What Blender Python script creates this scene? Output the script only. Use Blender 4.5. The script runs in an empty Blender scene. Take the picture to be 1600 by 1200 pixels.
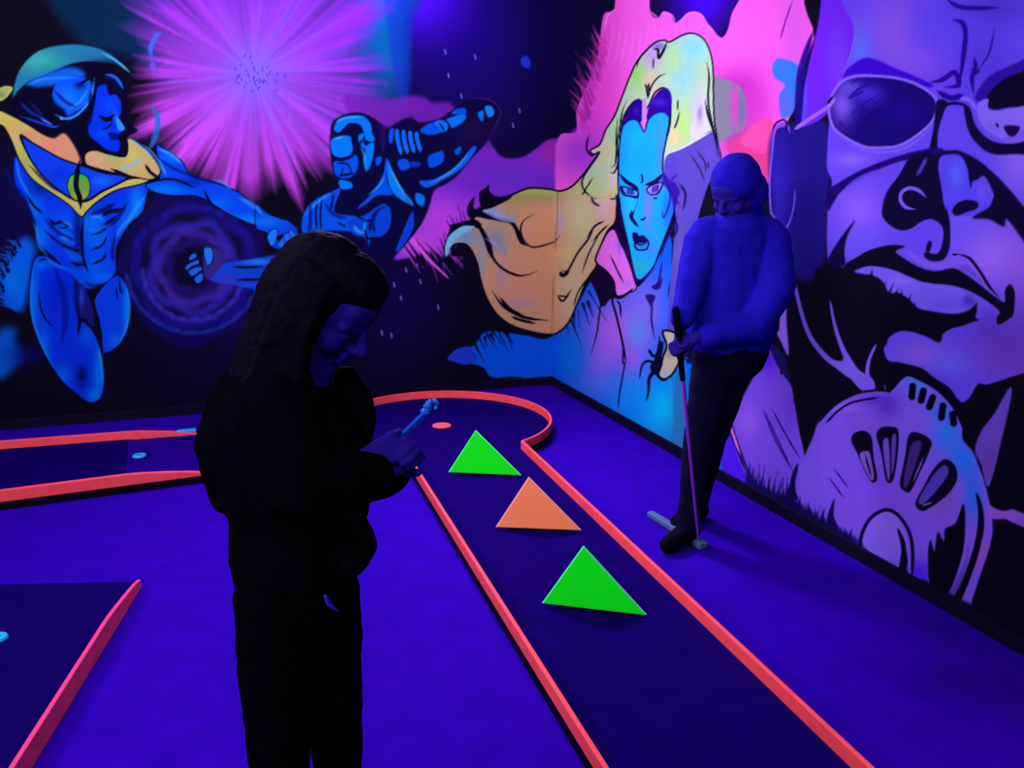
import bpy, bmesh, math, random
import numpy as np
from mathutils import Vector, Matrix

C = bpy.context.scene
# ------------------------------------------------------------------ camera
H, FPX, PITCH = 1.45, 1400.0, math.atan(350 / 1400)
cam_d = bpy.data.cameras.new('camera')
cam = bpy.data.objects.new('camera', cam_d)
C.collection.objects.link(cam)
cam.location = (0, 0, H)
cam.rotation_euler = (math.pi / 2 - PITCH, 0, 0)
cam_d.sensor_width = 36
cam_d.lens = FPX / 1600 * 36
cam_d.clip_start = 0.05
C.camera = cam

# ------------------------------------------------------------------ world, lamps, exposure
C.view_settings.view_transform = 'Standard'
C.view_settings.look = 'None'
C.view_settings.exposure = 0.38
C.view_settings.gamma = 1.0
C.view_settings.use_curve_mapping = False
w = bpy.data.worlds.new('world')
C.world = w
w.use_nodes = True
w.node_tree.nodes['Background'].inputs[0].default_value = (0.30, 0.18, 1.0, 1)
w.node_tree.nodes['Background'].inputs[1].default_value = 0.012

LAMP = (0.545, 0.455, 1.0)         # violet-white of the black-light tubes
def area(name, loc, rot, sx, sy, power, col=LAMP, spread=180):
    d = bpy.data.lights.new(name, 'AREA')
    d.shape = 'RECTANGLE'
    d.size, d.size_y = sx, sy
    d.energy = power
    d.color = col
    d.spread = math.radians(spread)
    o = bpy.data.objects.new(name, d)
    C.collection.objects.link(o)
    o.location = loc
    o.rotation_euler = rot
    return o

def aim(loc, target):
    return (Vector(target) - Vector(loc)).to_track_quat('-Z', 'Y').to_euler()

def lamp_at(name, loc, target, sx, sy, power, spread=180, col=LAMP):
    return area(name, loc, aim(loc, target), sx, sy, power, col, spread)

# rows of black-light tubes under the ceiling: two in front of the painted walls, one in the far
# corner; the centre, side and rear ones are unseen fills added to even the light
lamp_at('black_light_row_left', (-1.6, 3.6, 2.68), (-1.75, 5.2, 1.2), 3.2, 0.25, 50)
lamp_at('black_light_row_right', (-1.2, 2.0, 2.68), (1.3, 2.9, 0.9), 3.0, 0.25, 45)
lamp_at('added_fill_centre', (-0.6, 3.3, 2.68), (0.15, 5.7, 1.2), 1.2, 0.25, 14, 130)  # added fill that lifts the dim room corner
lamp_at('black_light_corner', (-0.65, 4.9, 2.66), (0.35, 2.9, 0.0), 0.5, 0.2, 42, 92)
lamp_at('added_fill_side', (-3.4, 1.0, 2.68), (1.3, 3.0, 0.8), 2.5, 0.25, 120)  # added fill from the left, evens out the walls
lamp_at('added_fill_rear', (-0.4, -0.8, 2.68), (0.2, 5.0, 0.8), 2.5, 0.25, 85)  # added fill behind the camera for faces, triangle fronts and lower walls
lamp_at('added_fill_rear_left', (-2.4, 0.4, 2.68), (-0.8, 5.0, 0.6), 2.5, 0.25, 105)  # added fill, brings up the left wall
# two short tubes close to the walls, their glow runs down the paint
lamp_at('black_light_wall_left', (-0.48, 5.38, 2.64), (-0.50, 5.5, 1.5), 0.35, 0.05, 2.5, 160, (0.45, 0.10, 1.0))
lamp_at('black_light_wall_right', (0.62, 4.3, 2.60), (0.78, 4.45, 1.4), 0.35, 0.05, 1.1, 160, (0.45, 0.10, 1.0))

# ------------------------------------------------------------------ helpers
NOMINAL = np.array([1.2, 1.0, 2.2])   # what a white card sends back under these lamps (r, g, b)

def lin(c):
    c = np.asarray(c, float) / 255.0
    return np.where(c <= 0.04045, c / 12.92, ((c + 0.055) / 1.055) ** 2.4)

def base(c):
    """pigment that looks like the 0..255 colour c under the violet tubes"""
    return np.clip(lin(c) / NOMINAL, 0.0008, 0.95)

def ray(x, y):
    a, b = (x - 800) / FPX, (600 - y) / FPX
    c, s = math.cos(PITCH), math.sin(PITCH)
    return Vector((a, c + b * s, -s + b * c))

def on_floor(x, y, z=0.0):
    r = ray(x, y)
    t = (z - H) / r.z
    return Vector((r.x * t, r.y * t, z))

def at(x, y, Y):
    r = ray(x, y)
    return Vector((0, 0, H)) + r * (Y / r.y)

def project(pts):
    pts = np.asarray(pts, float)
    X, Y, Z = pts[:, 0], pts[:, 1], pts[:, 2] - H
    c, s = math.cos(PITCH), math.sin(PITCH)
    d = Y * c - Z * s
    u = Y * s + Z * c
    d = np.maximum(d, 0.05)
    return 800 + FPX * X / d, 600 - FPX * u / d

MATS = {}
def mat(name, rgb, rough=0.8, noise=0.0, scale=40, bump=0.0, metallic=0.0, spec=0.08, fuzz=0.0):
    if name in MATS:
        return MATS[name]
    m = bpy.data.materials.new(name)
    m.use_nodes = True
    nt = m.node_tree
    b = nt.nodes['Principled BSDF']
    b.inputs['Roughness'].default_value = rough
    b.inputs['Metallic'].default_value = metallic
    b.inputs['Specular IOR Level'].default_value = spec
    col = tuple(base(rgb)) + (1,)
    b.inputs['Base Color'].default_value = col
    if noise or bump:
        tc = nt.nodes.new('ShaderNodeTexCoord')
        n = nt.nodes.new('ShaderNodeTexNoise')
        n.inputs['Scale'].default_value = scale
        n.inputs['Detail'].default_value = 6
        nt.links.new(tc.outputs['Object'], n.inputs['Vector'])
        if noise:
            r = nt.nodes.new('ShaderNodeValToRGB')
            r.color_ramp.elements[0].position = 0.3
            r.color_ramp.elements[1].position = 0.7
            lo = [c * (1 - noise) for c in col[:3]]
            hi = [min(0.98, c * (1 + noise)) for c in col[:3]]
            r.color_ramp.elements[0].color = (*lo, 1)
            r.color_ramp.elements[1].color = (*hi, 1)
            nt.links.new(n.outputs['Fac'], r.inputs['Fac'])
            nt.links.new(r.outputs['Color'], b.inputs['Base Color'])
        if bump:
            bp = nt.nodes.new('ShaderNodeBump')
            bp.inputs['Strength'].default_value = bump
            bp.inputs['Distance'].default_value = 0.01
            nt.links.new(n.outputs['Fac'], bp.inputs['Height'])
            nt.links.new(bp.outputs['Normal'], b.inputs['Normal'])
    MATS[name] = m
    return m

def link(name, me, m, parent=None, smooth=False):
    o = bpy.data.objects.new(name, me)
    C.collection.objects.link(o)
    if m is not None:
        me.materials.append(m)
    if smooth:
        for p in me.polygons:
            p.use_smooth = True
    if parent is not None:
        o.parent = parent
        o.matrix_parent_inverse = parent.matrix_basis.inverted()
    return o

def from_bm(name, bm, m, parent=None, smooth=False, bevel=0.0):
    bmesh.ops.recalc_face_normals(bm, faces=bm.faces)
    me = bpy.data.meshes.new(name)
    bm.to_mesh(me)
    bm.free()
    o = link(name, me, m, parent, smooth)
    if bevel:
        b = o.modifiers.new('bevel', 'BEVEL')
        b.width = bevel
        b.segments = 2
        b.limit_method = 'ANGLE'
    return o

def empty(name, loc, label, cat, group=None):
    o = bpy.data.objects.new(name, None)
    C.collection.objects.link(o)
    o.location = loc
    o.empty_display_size = 0.1
    return tag(o, label, cat, group)

def tag(o, label=None, cat=None, group=None, kind=None):
    for k, v in (('label', label), ('category', cat), ('group', group), ('kind', kind)):
        if v:
            o[k] = v
    return o

def prism(poly, z0, z1):
    """solid between heights z0 and z1 over a plan outline; z0/z1 numbers or per-point lists"""
    bm = bmesh.new()
    n = len(poly)
    za = z0 if isinstance(z0, (list, tuple)) else [z0] * n
    zb = z1 if isinstance(z1, (list, tuple)) else [z1] * n
    a = [bm.verts.new((p[0], p[1], za[i])) for i, p in enumerate(poly)]
    b = [bm.verts.new((p[0], p[1], zb[i])) for i, p in enumerate(poly)]
    bm.faces.new(a)
    bm.faces.new(b)
    for i in range(n):
        j = (i + 1) % n
        bm.faces.new((a[i], a[j], b[j], b[i]))
    return bm

# ------------------------------------------------------------------ room
CORNER = Vector((0.265, 5.80, 0))
DR = Vector((math.sin(math.radians(20.87)), -math.cos(math.radians(20.87)), 0))    # right wall, running towards the viewer
DL = Vector((-math.sin(math.radians(71.3)), -math.cos(math.radians(71.3)), 0))     # left wall, running to the left
CEIL = 2.75
LR, LL = 7.6, 6.5

floor_poly = [CORNER + DR * LR, CORNER, CORNER + DL * LL, CORNER + DL * LL + DR * LR]
floor_m = mat('violet_floor_carpet', (43, 0, 174), 0.95, 0.10, 9, 0.25, spec=0.01)
fl_o = from_bm('floor', prism(floor_poly, -0.05, 0.0), floor_m)
tag(fl_o, 'plain blue-violet carpet floor glowing under black light', kind='structure')
ce = from_bm('ceiling', prism(floor_poly, CEIL, CEIL + 0.05), mat('black_ceiling', (12, 8, 22), 0.95))
tag(ce, 'black painted ceiling above the murals', kind='structure')
# ------------------------------------------------------------------ murals
# Each wall is a fine sheet of cells; the picture on it is brushed cell by cell into a pigment
# attribute.  Brush paths are given in the photograph's pixel frame and land on the wall's own cells.
class Wall:
    def __init__(s, name, d, px0, px1, step, far, zstep):
        s.name = name
        def t_of(px):       # distance along the wall where floor pixel column px lies
            a = (px - 800) / FPX
            r = Vector((a, math.cos(PITCH), 0))     # eye-level-ish column through the wall foot
            # solve CORNER + d*t on the vertical plane through the camera and that column at z = 1.2
            lo, hi = 0.0, far
            for _ in range(40):
                mid = (lo + hi) / 2
                q = CORNER + d * mid
                x, _y = project([(q.x, q.y, 1.2)])
                if (x[0] < px) == (d.x > 0): lo = mid
                else: hi = mid
            return (lo + hi) / 2
        n = int(abs(px1 - px0) / step)
        ts = [t_of(px0 + (px1 - px0) * i / n) for i in range(n + 1)]
        ts[0] = 0.0
        ts += list(np.linspace(ts[-1], far, 12)[1:])
        zs = list(np.arange(0, 2.42, zstep)) + [2.5, 2.6, CEIL]
        s.nu, s.nz = len(ts), len(zs)
        T, Z = np.meshgrid(ts, zs)
        P = np.stack([CORNER.x + d.x * T, CORNER.y + d.y * T, Z], -1).reshape(-1, 3)
        s.P = P
        s.x, s.y = project(P)
        s.c = np.tile(np.array([11., 8., 26.]), (len(P), 1))
        rng = np.random.RandomState(5)
        s.clip = None
    def bbox(s, x0, y0, x1, y1):
        return np.nonzero((s.x >= x0) & (s.x <= x1) & (s.y >= y0) & (s.y <= y1))[0]
    def lay(s, idx, a, col):
        a = a[:, None]
        s.c[idx] = s.c[idx] * (1 - a) + np.asarray(col, float) * a
    def finish(s, m, label):
        me = bpy.data.meshes.new(s.name)
        nu, nz = s.nu, s.nz
        i, j = np.meshgrid(np.arange(nu - 1), np.arange(nz - 1))
        a = (j * nu + i).ravel()
        F = np.stack([a, a + 1, a + nu + 1, a + nu], 1)
        if s.name == 'wall_left':
            F = F[:, ::-1]
        nv, nf = len(s.P), len(F)
        me.vertices.add(nv)
        me.vertices.foreach_set('co', s.P.ravel())
        me.loops.add(nf * 4)
        me.loops.foreach_set('vertex_index', F.ravel().astype(np.int32))
        me.polygons.add(nf)
        me.polygons.foreach_set('loop_start', np.arange(0, nf * 4, 4, dtype=np.int32))
        me.polygons.foreach_set('loop_total', np.full(nf, 4, dtype=np.int32))
        me.update(calc_edges=True)
        att = me.color_attributes.new('pigment', 'FLOAT_COLOR', 'POINT')
        rgb = base(s.c)
        att.data.foreach_set('color', np.concatenate([rgb, np.ones((nv, 1))], 1).astype(np.float32).ravel())
        o = link(s.name, me, m)
        tag(o, label, kind='structure')
        return o

WL = Wall('wall_left', DL, 868, -40, 1.45, LL, 0.0052)
WR = Wall('wall_right', DR, 868, 1640, 1.45, LR, 0.0036)

FR = [0, 0, 1.0]
def F(ox, oy, s): FR[:] = [ox, oy, s]
def tr(pts):
    return np.array([(FR[0] + p[0] / FR[2], FR[1] + p[1] / FR[2]) for p in pts], float)
def walls(p, pad=0):
    out = []
    if p[:, 0].min() - pad < 872: out.append(WL)
    if p[:, 0].max() + pad > 860 and p[:, 0].min() > 300: out.append(WR)
    return out
def spline(p, closed, n=6):
    m = len(p)
    if m < 3: return p
    out = []
    rng = range(m) if closed else range(m - 1)
    for i in rng:
        if closed: a, b, c, d = p[i - 1], p[i], p[(i + 1) % m], p[(i + 2) % m]
        else: a, b, c, d = p[max(i - 1, 0)], p[i], p[i + 1], p[min(i + 2, m - 1)]
        for k in range(n):
            t = k / n
            out.append(0.5 * (2 * b + (c - a) * t + (2 * a - 5 * b + 4 * c - d) * t * t + (3 * b - a - 3 * c + d) * t ** 3))
    if not closed: out.append(p[-1])
    return np.array(out)
def inside(px, py, poly):
    ins = np.zeros(len(px), bool)
    n = len(poly)
    for i in range(n):
        x0, y0 = poly[i]; x1, y1 = poly[(i + 1) % n]
        if y0 == y1: continue
        c = ((y0 > py) != (y1 > py)) & (px < (x1 - x0) * (py - y0) / (y1 - y0) + x0)
        ins ^= c
    return ins
def dist(px, py, poly, closed, rad=None):
    best = np.full(len(px), 1e9)
    n = len(poly)
    for i in range(n if closed else n - 1):
        j = (i + 1) % n
        ax, ay = poly[i]; dx, dy = poly[j] - poly[i]
        L = dx * dx + dy * dy + 1e-9
        t = np.clip(((px - ax) * dx + (py - ay) * dy) / L, 0, 1)
        d = np.hypot(px - ax - t * dx, py - ay - t * dy)
        if rad is not None: d = d - (rad[i] + (rad[j] - rad[i]) * t)
        best = np.minimum(best, d)
    return best
LAST = {}
def P(pts, col, soft=1.0, a=1.0, sm=True, hl=(), line=None, lw=2.0):
    """filled patch; soft = edge feather in px; hl = airbrushed spots inside it; line = ink outline"""
    p = tr(pts)
    if sm: p = spline(p, True, 5)
    for W in walls(p):
        idx = W.bbox(p[:, 0].min() - soft, p[:, 1].min() - soft, p[:, 0].max() + soft, p[:, 1].max() + soft)
        if not len(idx): continue
        X, Y = W.x[idx], W.y[idx]
        d = dist(X, Y, p, True)
        d = np.where(inside(X, Y, p), d, -d)
        al = np.clip(d / soft + 0.5, 0, 1) * a
        k = al > 0
        idx, al = idx[k], al[k]
        W.lay(idx, al, col)
        for h in hl:
            q = tr([(h[0], h[1])])[0]
            rx, ry = h[2] / FR[2], h[3] / FR[2]
            g = np.exp(-(((W.x[idx] - q[0]) / rx) ** 2 + ((W.y[idx] - q[1]) / ry) ** 2)) * h[5]
            W.lay(idx, g * al, h[4])
    if line is not None:
        Lp(p, line, lw, closed=True)
def G(x, y, rx, ry, col, a=1.0):
    q = tr([(x, y)])[0]; rx, ry = rx / FR[2], ry / FR[2]
    p = np.array([[q[0] - 2 * rx, q[1]], [q[0] + 2 * rx, q[1]]])
    for W in walls(p):
        idx = W.bbox(q[0] - 2.6 * rx, q[1] - 2.6 * ry, q[0] + 2.6 * rx, q[1] + 2.6 * ry)
        if not len(idx): continue
        g = np.exp(-(((W.x[idx] - q[0]) / rx) ** 2 + ((W.y[idx] - q[1]) / ry) ** 2)) * a
        W.lay(idx, g, col)
def Lp(p, col, w0, closed=False, w1=None, taper=0.0, soft=1.2, a=1.0):
    n = len(p)
    t = np.linspace(0, 1, n)
    r = (w0 + ((w1 if w1 is not None else w0) - w0) * t) / 2
    if taper: r = r * np.clip(np.minimum(t, 1 - t) / taper, 0.12, 1)
    for W in walls(p):
        b = max(w0, w1 or 0) + 2
        idx = W.bbox(p[:, 0].min() - b, p[:, 1].min() - b, p[:, 0].max() + b, p[:, 1].max() + b)
        if not len(idx): continue
        d = dist(W.x[idx], W.y[idx], p, closed, r)
        al = np.clip(0.5 - d / soft, 0, 1) * a
        k = al > 0
        W.lay(idx[k], al[k], col)
def L(pts, col, w, w1=None, taper=0.25, soft=1.2, a=1.0, sm=True):
    """brush stroke; widths in px, thinner at both ends"""
    p = tr(pts)
    if len(p) == 2: p = p[0] + (p[1] - p[0]) * np.linspace(0, 1, 9)[:, None]
    elif sm: p = spline(p, False, 6)
    Lp(p, col, w, False, w1, taper, soft, a)
RND = random.Random(11)
def fringe(pts, vec, n, ln, col, w=3, jit=0.35, a=0.9):
    """a row of quick dry-brush flicks along a path, all running the way vec points"""
    p = tr(pts)
    seg = np.linspace(0, len(p) - 1.001, n)
    v = np.array(vec, float); v /= np.hypot(*v)
    for s_ in seg:
        i = int(s_); q = p[i] + (p[i + 1] - p[i]) * (s_ - i)
        l = ln * (1 + 1.6 * jit * RND.uniform(-1, 1)); ang = RND.uniform(-.28, .28); q = q + np.array([RND.uniform(-2, 2), RND.uniform(-2, 2)])
        vv = np.array([v[0] - v[1] * ang, v[1] + v[0] * ang])
        e = q + vv * l
        Lp(np.array([q - vv * l * .5, q, e]), col, w * RND.uniform(.5, 2.2), False, 0.3, 0, 1.8, a)

INK = (9, 4, 30)
def vnoise(x, seed):
    """smooth 1-D noise, period-free"""
    i = np.floor(x).astype(int); f = x - i; f = f * f * (3 - 2 * f)
    h = lambda k: (np.sin(k * 127.1 + seed * 311.7) * 43758.5453) % 1.0
    return h(i) * (1 - f) + h(i + 1) * f
# ================================================================== left wall
F(0, 0, 1)
# night sky in deep blue; the top blobs paint in the tube's violet glow
G(735, 60, 170, 190, (24, 6, 128), .95)
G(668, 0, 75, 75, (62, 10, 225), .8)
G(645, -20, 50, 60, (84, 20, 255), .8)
G(300, 560, 150, 110, (16, 6, 62), .5)
G(380, 470, 60, 90, (34, 8, 120), .5)
G(620, 480, 90, 130, (20, 8, 96), .7)
G(15, 330, 70, 90, (16, 8, 90), .7)
for x, y in ((742,89),(695,81),(811,173),(801,196),(827,268),(634,422),(615,445),(626,466),(684,480),(656,440),(596,520),(611,524),(700,118),(720,150)):
    L([(x, y - 3), (x + 1.5, y + 3)], (110, 110, 240), 2.2, taper=0)
P([(815,90),(822,87),(828,94),(828,106),(820,106),(814,98)], (32, 60, 235), 2.5)
# planet disc behind the burst
P([(630,-60),(636,40),(638,120),(622,180),(560,200),(430,210),(300,150),(200,90),(120,60),(105,-60)], (6, 40, 86), 22, .9,
  hl=[(585,0,60,80,(0,146,250),1),(604,90,40,60,(16,110,215),.9),(560,150,70,40,(26,70,150),.7),(120,20,60,60,(2,34,64),.6)])
P([(598,-60),(640,-60),(640,120),(630,180),(616,120),(606,40)], (22, 50, 215), 8, .55)

def burst(W, cx, cy):
    idx = W.bbox(120, -60, 700, 380)
    x, y = W.x[idx] - cx, W.y[idx] - cy
    th, r = np.arctan2(y, x), np.hypot(x, y)
    k = th * 57.3
    R = 164 + 52 * vnoise(k / 5.0 + 200, 1) + 34 * vnoise(k / 2.2 + 300, 2) * (vnoise(k / 1.0 + 50, 7) * .6 + .4)
    R = R + np.clip(-y / 120, 0, 1) * 26 + np.clip(y / 150, 0, 1) * 8
    a = np.clip((R - r) / 50, 0, 1) ** .7
    gap = np.clip((vnoise(k / 2.0 + 100, 3) - .45) * 2.4, 0, 1) * np.clip(r / R * 1.7 - .75, 0, 1)
    a = a * (1 - .65 * gap)
    t = np.clip(r / 200, 0, 1)[:, None]
    warm = np.clip((y * .8 - x * .35) / 180 + .42, 0, 1)[:, None]
    inner = np.array([150, 92, 255.])
    outer = np.array([150, 46, 244.]) * (1 - warm) + np.array([206, 66, 236.]) * warm
    col = inner * (1 - t ** .5) + outer * t ** .5
    s1 = vnoise(k / 1.6 + 500, 4)[:, None]; s2 = vnoise(k / 6.0 + 700, 5)[:, None]
    col = col * (0.86 + .22 * s2)
    st = np.clip((s1 - .70) * 4, 0, 1) * np.clip(r[:, None] / 40, 0, 1) * np.clip(1.3 - t * 1.1, 0, 1) * .6
    col = col * (1 - st) + np.array([134, 104, 255.]) * st
    core = np.exp(-(r / 46) ** 2)[:, None] * .85
    col = col * (1 - core) + np.array([130, 104, 255.]) * core
    a = a[:, None]
    W.c[idx] = W.c[idx] * (1 - a) + np.clip(col, 0, 255) * a
burst(WL, 395, 115)
for i in range(46):
    x, y = RND.gauss(395, 15), RND.gauss(117, 13)
    L([(x, y), (x + RND.uniform(-2, 2), y + RND.uniform(2, 5))], (70, 30, 170), 1.5, taper=0, a=.8)
F(0, 0, 3.529)
L([(840,330),(830,270),(860,200),(890,180)], (50, 110, 255), 8, taper=.3, soft=4, a=.8)
L([(850,400),(835,340)], (120, 80, 255), 9, taper=.3, soft=4, a=.7)
# purple nebula crossing the corner
F(0, 0, 1)
PUR = (126, 40, 222)
P([(540,150),(600,155),(640,150),(663,152),(676,160),(700,160),(712,172),(700,190),(640,200),(560,190)], (122, 34, 190), 8, .85)
P([(700,238),(735,215),(760,216),(772,232),(786,246),(815,246),(838,232),(858,218),(884,214),(905,196),(950,190),(960,260),(930,280),(905,292),(868,304),(820,300),(790,306),(760,318),(740,330),(730,350),(708,362),(700,384),(696,402),(672,392),(640,402),(616,404),(640,372),(660,330),(672,290)],
  PUR, 4, 1, hl=[(690,340,60,40,(196,70,242),.9),(655,385,40,25,(214,80,235),.9),(880,235,40,26,(205,50,190),.8),(760,270,60,30,(110,34,190),.7),(800,280,60,20,(96,50,225),.6)])
fringe([(640,400),(670,392),(696,380),(704,360)], (.55, 1), 22, 34, (196, 68, 238), 5)
fringe([(640,395),(690,400),(715,380),(728,352)], (-.5, -1), 16, 26, INK, 4)
L([(640,370),(670,405),(702,436)], (220, 90, 240), 7, 2, taper=.1)

# ---- flying figure in a blue suit
F(0, 300, 3.529)
for pts, d in ((([(190,300),(185,400),(150,520),(125,650)]), (-1, -.12)),):
    P([(90,280),(150,250),(195,310),(180,400),(165,500),(125,650),(60,620),(10,560),(10,470),(40,370)], (0, 96, 250), 14, .95, hl=[(60,500,70,90,(0,120,255),.8)])
    fringe([(60,280),(10,400),(0,480),(10,560),(50,630)], (-1, -.4), 22, 14, (0, 90, 240), 5)
    fringe([(90,270),(60,330),(20,430),(10,560)], (-.6, -1), 14, 12, INK, 3)
P([(0,760),(80,755),(90,830),(130,900),(90,960),(0,1030),(-60,900)], (0, 96, 245), 16, .85)
G(150, 900, 90, 60, (14, 8, 110), .8)
# swirl
F(0, 0, 1)
for r, c, w_ in ((112,(20,8,96),24),(92,(30,16,150),18),(84,(18,8,80),6),(70,(46,36,190),14),(55,(70,40,190),16),(40,(40,20,140),14)):
    pp = []
    for k in range(28):
        a_ = k / 28 * 2 * math.pi
        rr = r * (1 + .05 * math.sin(a_ * 5 + r) + .03 * math.sin(a_ * 9))
        pp.append((302 + rr * math.cos(a_) * .95, 418 + rr * math.sin(a_) * .98))
    Lp(spline(np.array(pp), True, 3), c, w_, True, soft=9, a=.8)
G(300, 415, 34, 34, (14, 6, 60), .9)
for k in range(11):
    a_ = math.radians(20 + 15 * k)
    L([(302 + 78 * math.cos(a_ - .2), 418 + 80 * math.sin(a_ - .2)), (302 + 80 * math.cos(a_), 418 + 84 * math.sin(a_)), (302 + 78 * math.cos(a_ + .18), 418 + 82 * math.sin(a_ + .18))], (58, 52, 205), 8, soft=5, a=.6)
    L([(302 + 104 * math.cos(a_ - .2), 418 + 102 * math.sin(a_ - .2)), (302 + 106 * math.cos(a_ + .1), 418 + 104 * math.sin(a_ + .1))], (34, 60, 200), 7, soft=4, a=.55)
for k in range(14):
    a_ = math.radians(200 + 13 * k)
    L([(302 + 96 * math.cos(a_), 418 + 92 * math.sin(a_)), (302 + 100 * math.cos(a_ + .16), 418 + 96 * math.sin(a_ + .16))], (26, 22, 150), 9, soft=5, a=.6)

B1, B2, B3 = (0, 52, 238), (0, 106, 255), (4, 22, 150)
# far forearm and fist
F(0, 300, 3.529)
P([(1150,470),(1230,400),(1300,385),(1440,362),(1530,350),(1560,420),(1480,450),(1460,545),(1330,520),(1200,500)], (10, 66, 225), 3, hl=[(1250,480,70,30,(70,50,190),.8),(1420,385,90,18,(20,130,255),.9)])
L([(1280,412),(1360,415),(1460,410)], INK, 4); L([(1300,485),(1400,482),(1470,485)], INK, 4); L([(1330,520),(1400,512),(1460,545)], (30, 70, 230), 3)
P([(1130,310),(1180,310),(1225,340),(1220,400),(1180,460),(1140,480),(1120,420)], (50, 40, 140), 4)
P([(1125,310),(1165,310),(1175,350),(1165,390),(1145,405),(1130,370)], (30, 120, 250), 2, line=INK, lw=1.2)
for q in ([(1040,365),(1060,340),(1085,340),(1080,362),(1050,378)], [(1022,410),(1050,390),(1090,375),(1098,395),(1060,410),(1030,432)], [(1040,435),(1090,412),(1118,420),(1100,440),(1060,465)], [(1070,480),(1100,450),(1120,452),(1118,485),(1090,505)]):
    P(q, (34, 96, 240), 2, line=INK, lw=1.0)
# torso
F(0, 0, 1)
P([(26,244),(22,270),(28,300),(44,320),(56,350),(60,378),(86,403),(112,428),(124,446),(146,450),(172,430),(180,410),(182,385),(200,352),(222,330),(230,300),(236,286),(200,292),(170,300),(130,320),(80,300),(50,270)],
  B1, 2, hl=[(52,320,14,34,B2,1),(66,370,12,30,B2,.9),(214,320,12,30,(0,128,255),1),(196,350,12,24,B2,.9),(150,370,22,30,(0,96,250),.9),(140,350,14,18,(0,110,255),.8),(100,345,22,22,(0,86,250),.8),(122,372,7,60,(6,14,110),.8),(150,420,26,22,(0,96,250),.8),(60,290,18,18,B3,.8)])
F(0, 300, 3.529)
for q, w_ in (([(265,140),(300,175),(340,165),(400,200)],5),([(320,190),(340,200),(380,190)],3),([(330,280),(380,310),(440,330)],5),([(240,210),(300,260),(350,300)],3),([(390,385),(430,400),(470,400)],4),
              ([(540,170),(560,180),(600,165),(640,130)],5),([(500,235),(550,225),(590,195)],4),([(500,320),(560,295),(590,240)],4),([(500,400),(570,370),(580,330)],4),([(570,130),(600,110),(690,95)],7),([(460,140),(450,250),(462,380),(490,440)],5),([(150,20),(190,80),(240,120)],4)):
    L(q, INK, w_, a=.9)
P([(475,140),(540,128),(580,150),(570,190),(510,215),(475,200)], (0, 104, 252), 5, .8)
P([(480,240),(560,225),(590,215),(560,290),(490,300)], (0, 96, 250), 5, .7)
P([(300,190),(360,210),(400,240),(410,290),(350,270)], (10, 110, 255), 6, .7)
P([(350,310),(430,340),(450,370),(400,380)], (0, 96, 250), 5, .7)
# thighs
P([(175,420),(200,360),(250,350),(320,390),(390,440),(425,540),(432,700),(470,720),(520,780),(556,870),(570,980),(572,1090),(540,1150),(490,1160),(430,1120),(350,1050),(270,940),(205,800),(172,690),(162,560)],
  (0, 44, 232), 2.5, hl=[(185,600,34,220,B2,.95),(240,860,40,120,B2,.9),(340,1020,50,70,B2,.8),(545,1000,34,150,(0,118,255),.95),(520,1120,40,40,(0,118,255),.9),(230,400,50,30,(0,110,255),.8),(330,560,60,120,(4,26,190),.5),(450,1010,30,50,(4,10,90),.9),(480,800,50,60,(10,90,250),.7)], line=INK, lw=1.6)
L([(215,545),(220,620),(245,690),(295,745)], INK, 3); L([(430,560),(440,690),(430,790)], INK, 5)
L([(210,382),(240,372),(262,375)], INK, 2.5)
P([(390,440),(430,470),(470,530),(510,640),(518,740),(470,700),(436,680),(425,560)], (20, 20, 120), 2, hl=[(450,580,15,60,(40,60,220),.9)])
P([(520,600),(560,530),(610,480),(650,460),(690,500),(712,580),(714,660),(700,770),(650,850),(590,886),(568,880),(560,790),(545,700)],
  (0, 60, 240), 2.5, hl=[(700,640,24,150,(0,124,255),.95),(640,820,50,50,B2,.8)], line=INK, lw=1.6)
L([(655,470),(665,540),(680,560)], INK, 3); L([(640,520),(650,600)], INK, 2)
P([(330,400),(420,420),(500,440),(600,430),(635,400),(630,450),(580,500),(500,520),(440,500),(390,450)], (0, 70, 244), 2, hl=[(560,470,60,30,B2,.9)])
# near arm
F(0, 0, 1)
P([(244,228),(262,236),(284,252),(300,275),(340,287),(372,300),(402,324),(436,346),(462,352),(464,366),(430,362),(398,352),(360,336),(330,318),(306,306),(270,306),(240,300),(228,288),(250,276)],
  (0, 70, 244), 2.5, hl=[(262,296,30,8,(0,118,255),1),(270,245,16,8,(0,120,255),.9),(390,345,40,9,(0,128,255),1),(340,318,22,10,(0,110,255),.8),(300,285,20,8,B3,.6)], line=INK, lw=2)
L([(236,284),(270,280),(306,294)], INK, 4); L([(318,296),(330,318),(350,330)], INK, 4); L([(372,308),(392,322),(410,335)], (20, 130, 255), 3)
F(400, 120, 3.529)
P([(0,705),(60,750),(130,780),(190,800),(235,870),(190,920),(140,950),(90,940),(60,900),(60,860),(0,830)], (8, 70, 235), 2, hl=[(60,800,80,30,(10,120,255),.8)], line=INK, lw=1.5)
P([(62,880),(90,840),(120,850),(105,920),(80,930)], (30, 120, 255), 1.5, line=INK, lw=1.2)
for q in ([(118,930),(150,880),(170,880),(150,940)], [(150,880),(180,860),(200,885),(175,925)], [(180,850),(205,850),(225,880),(200,900)]):
    P(q, (30, 110, 250), 1.5, line=INK, lw=1.0)
P([(112,890),(140,868),(150,880),(130,905)], INK, 1.5)
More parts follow.
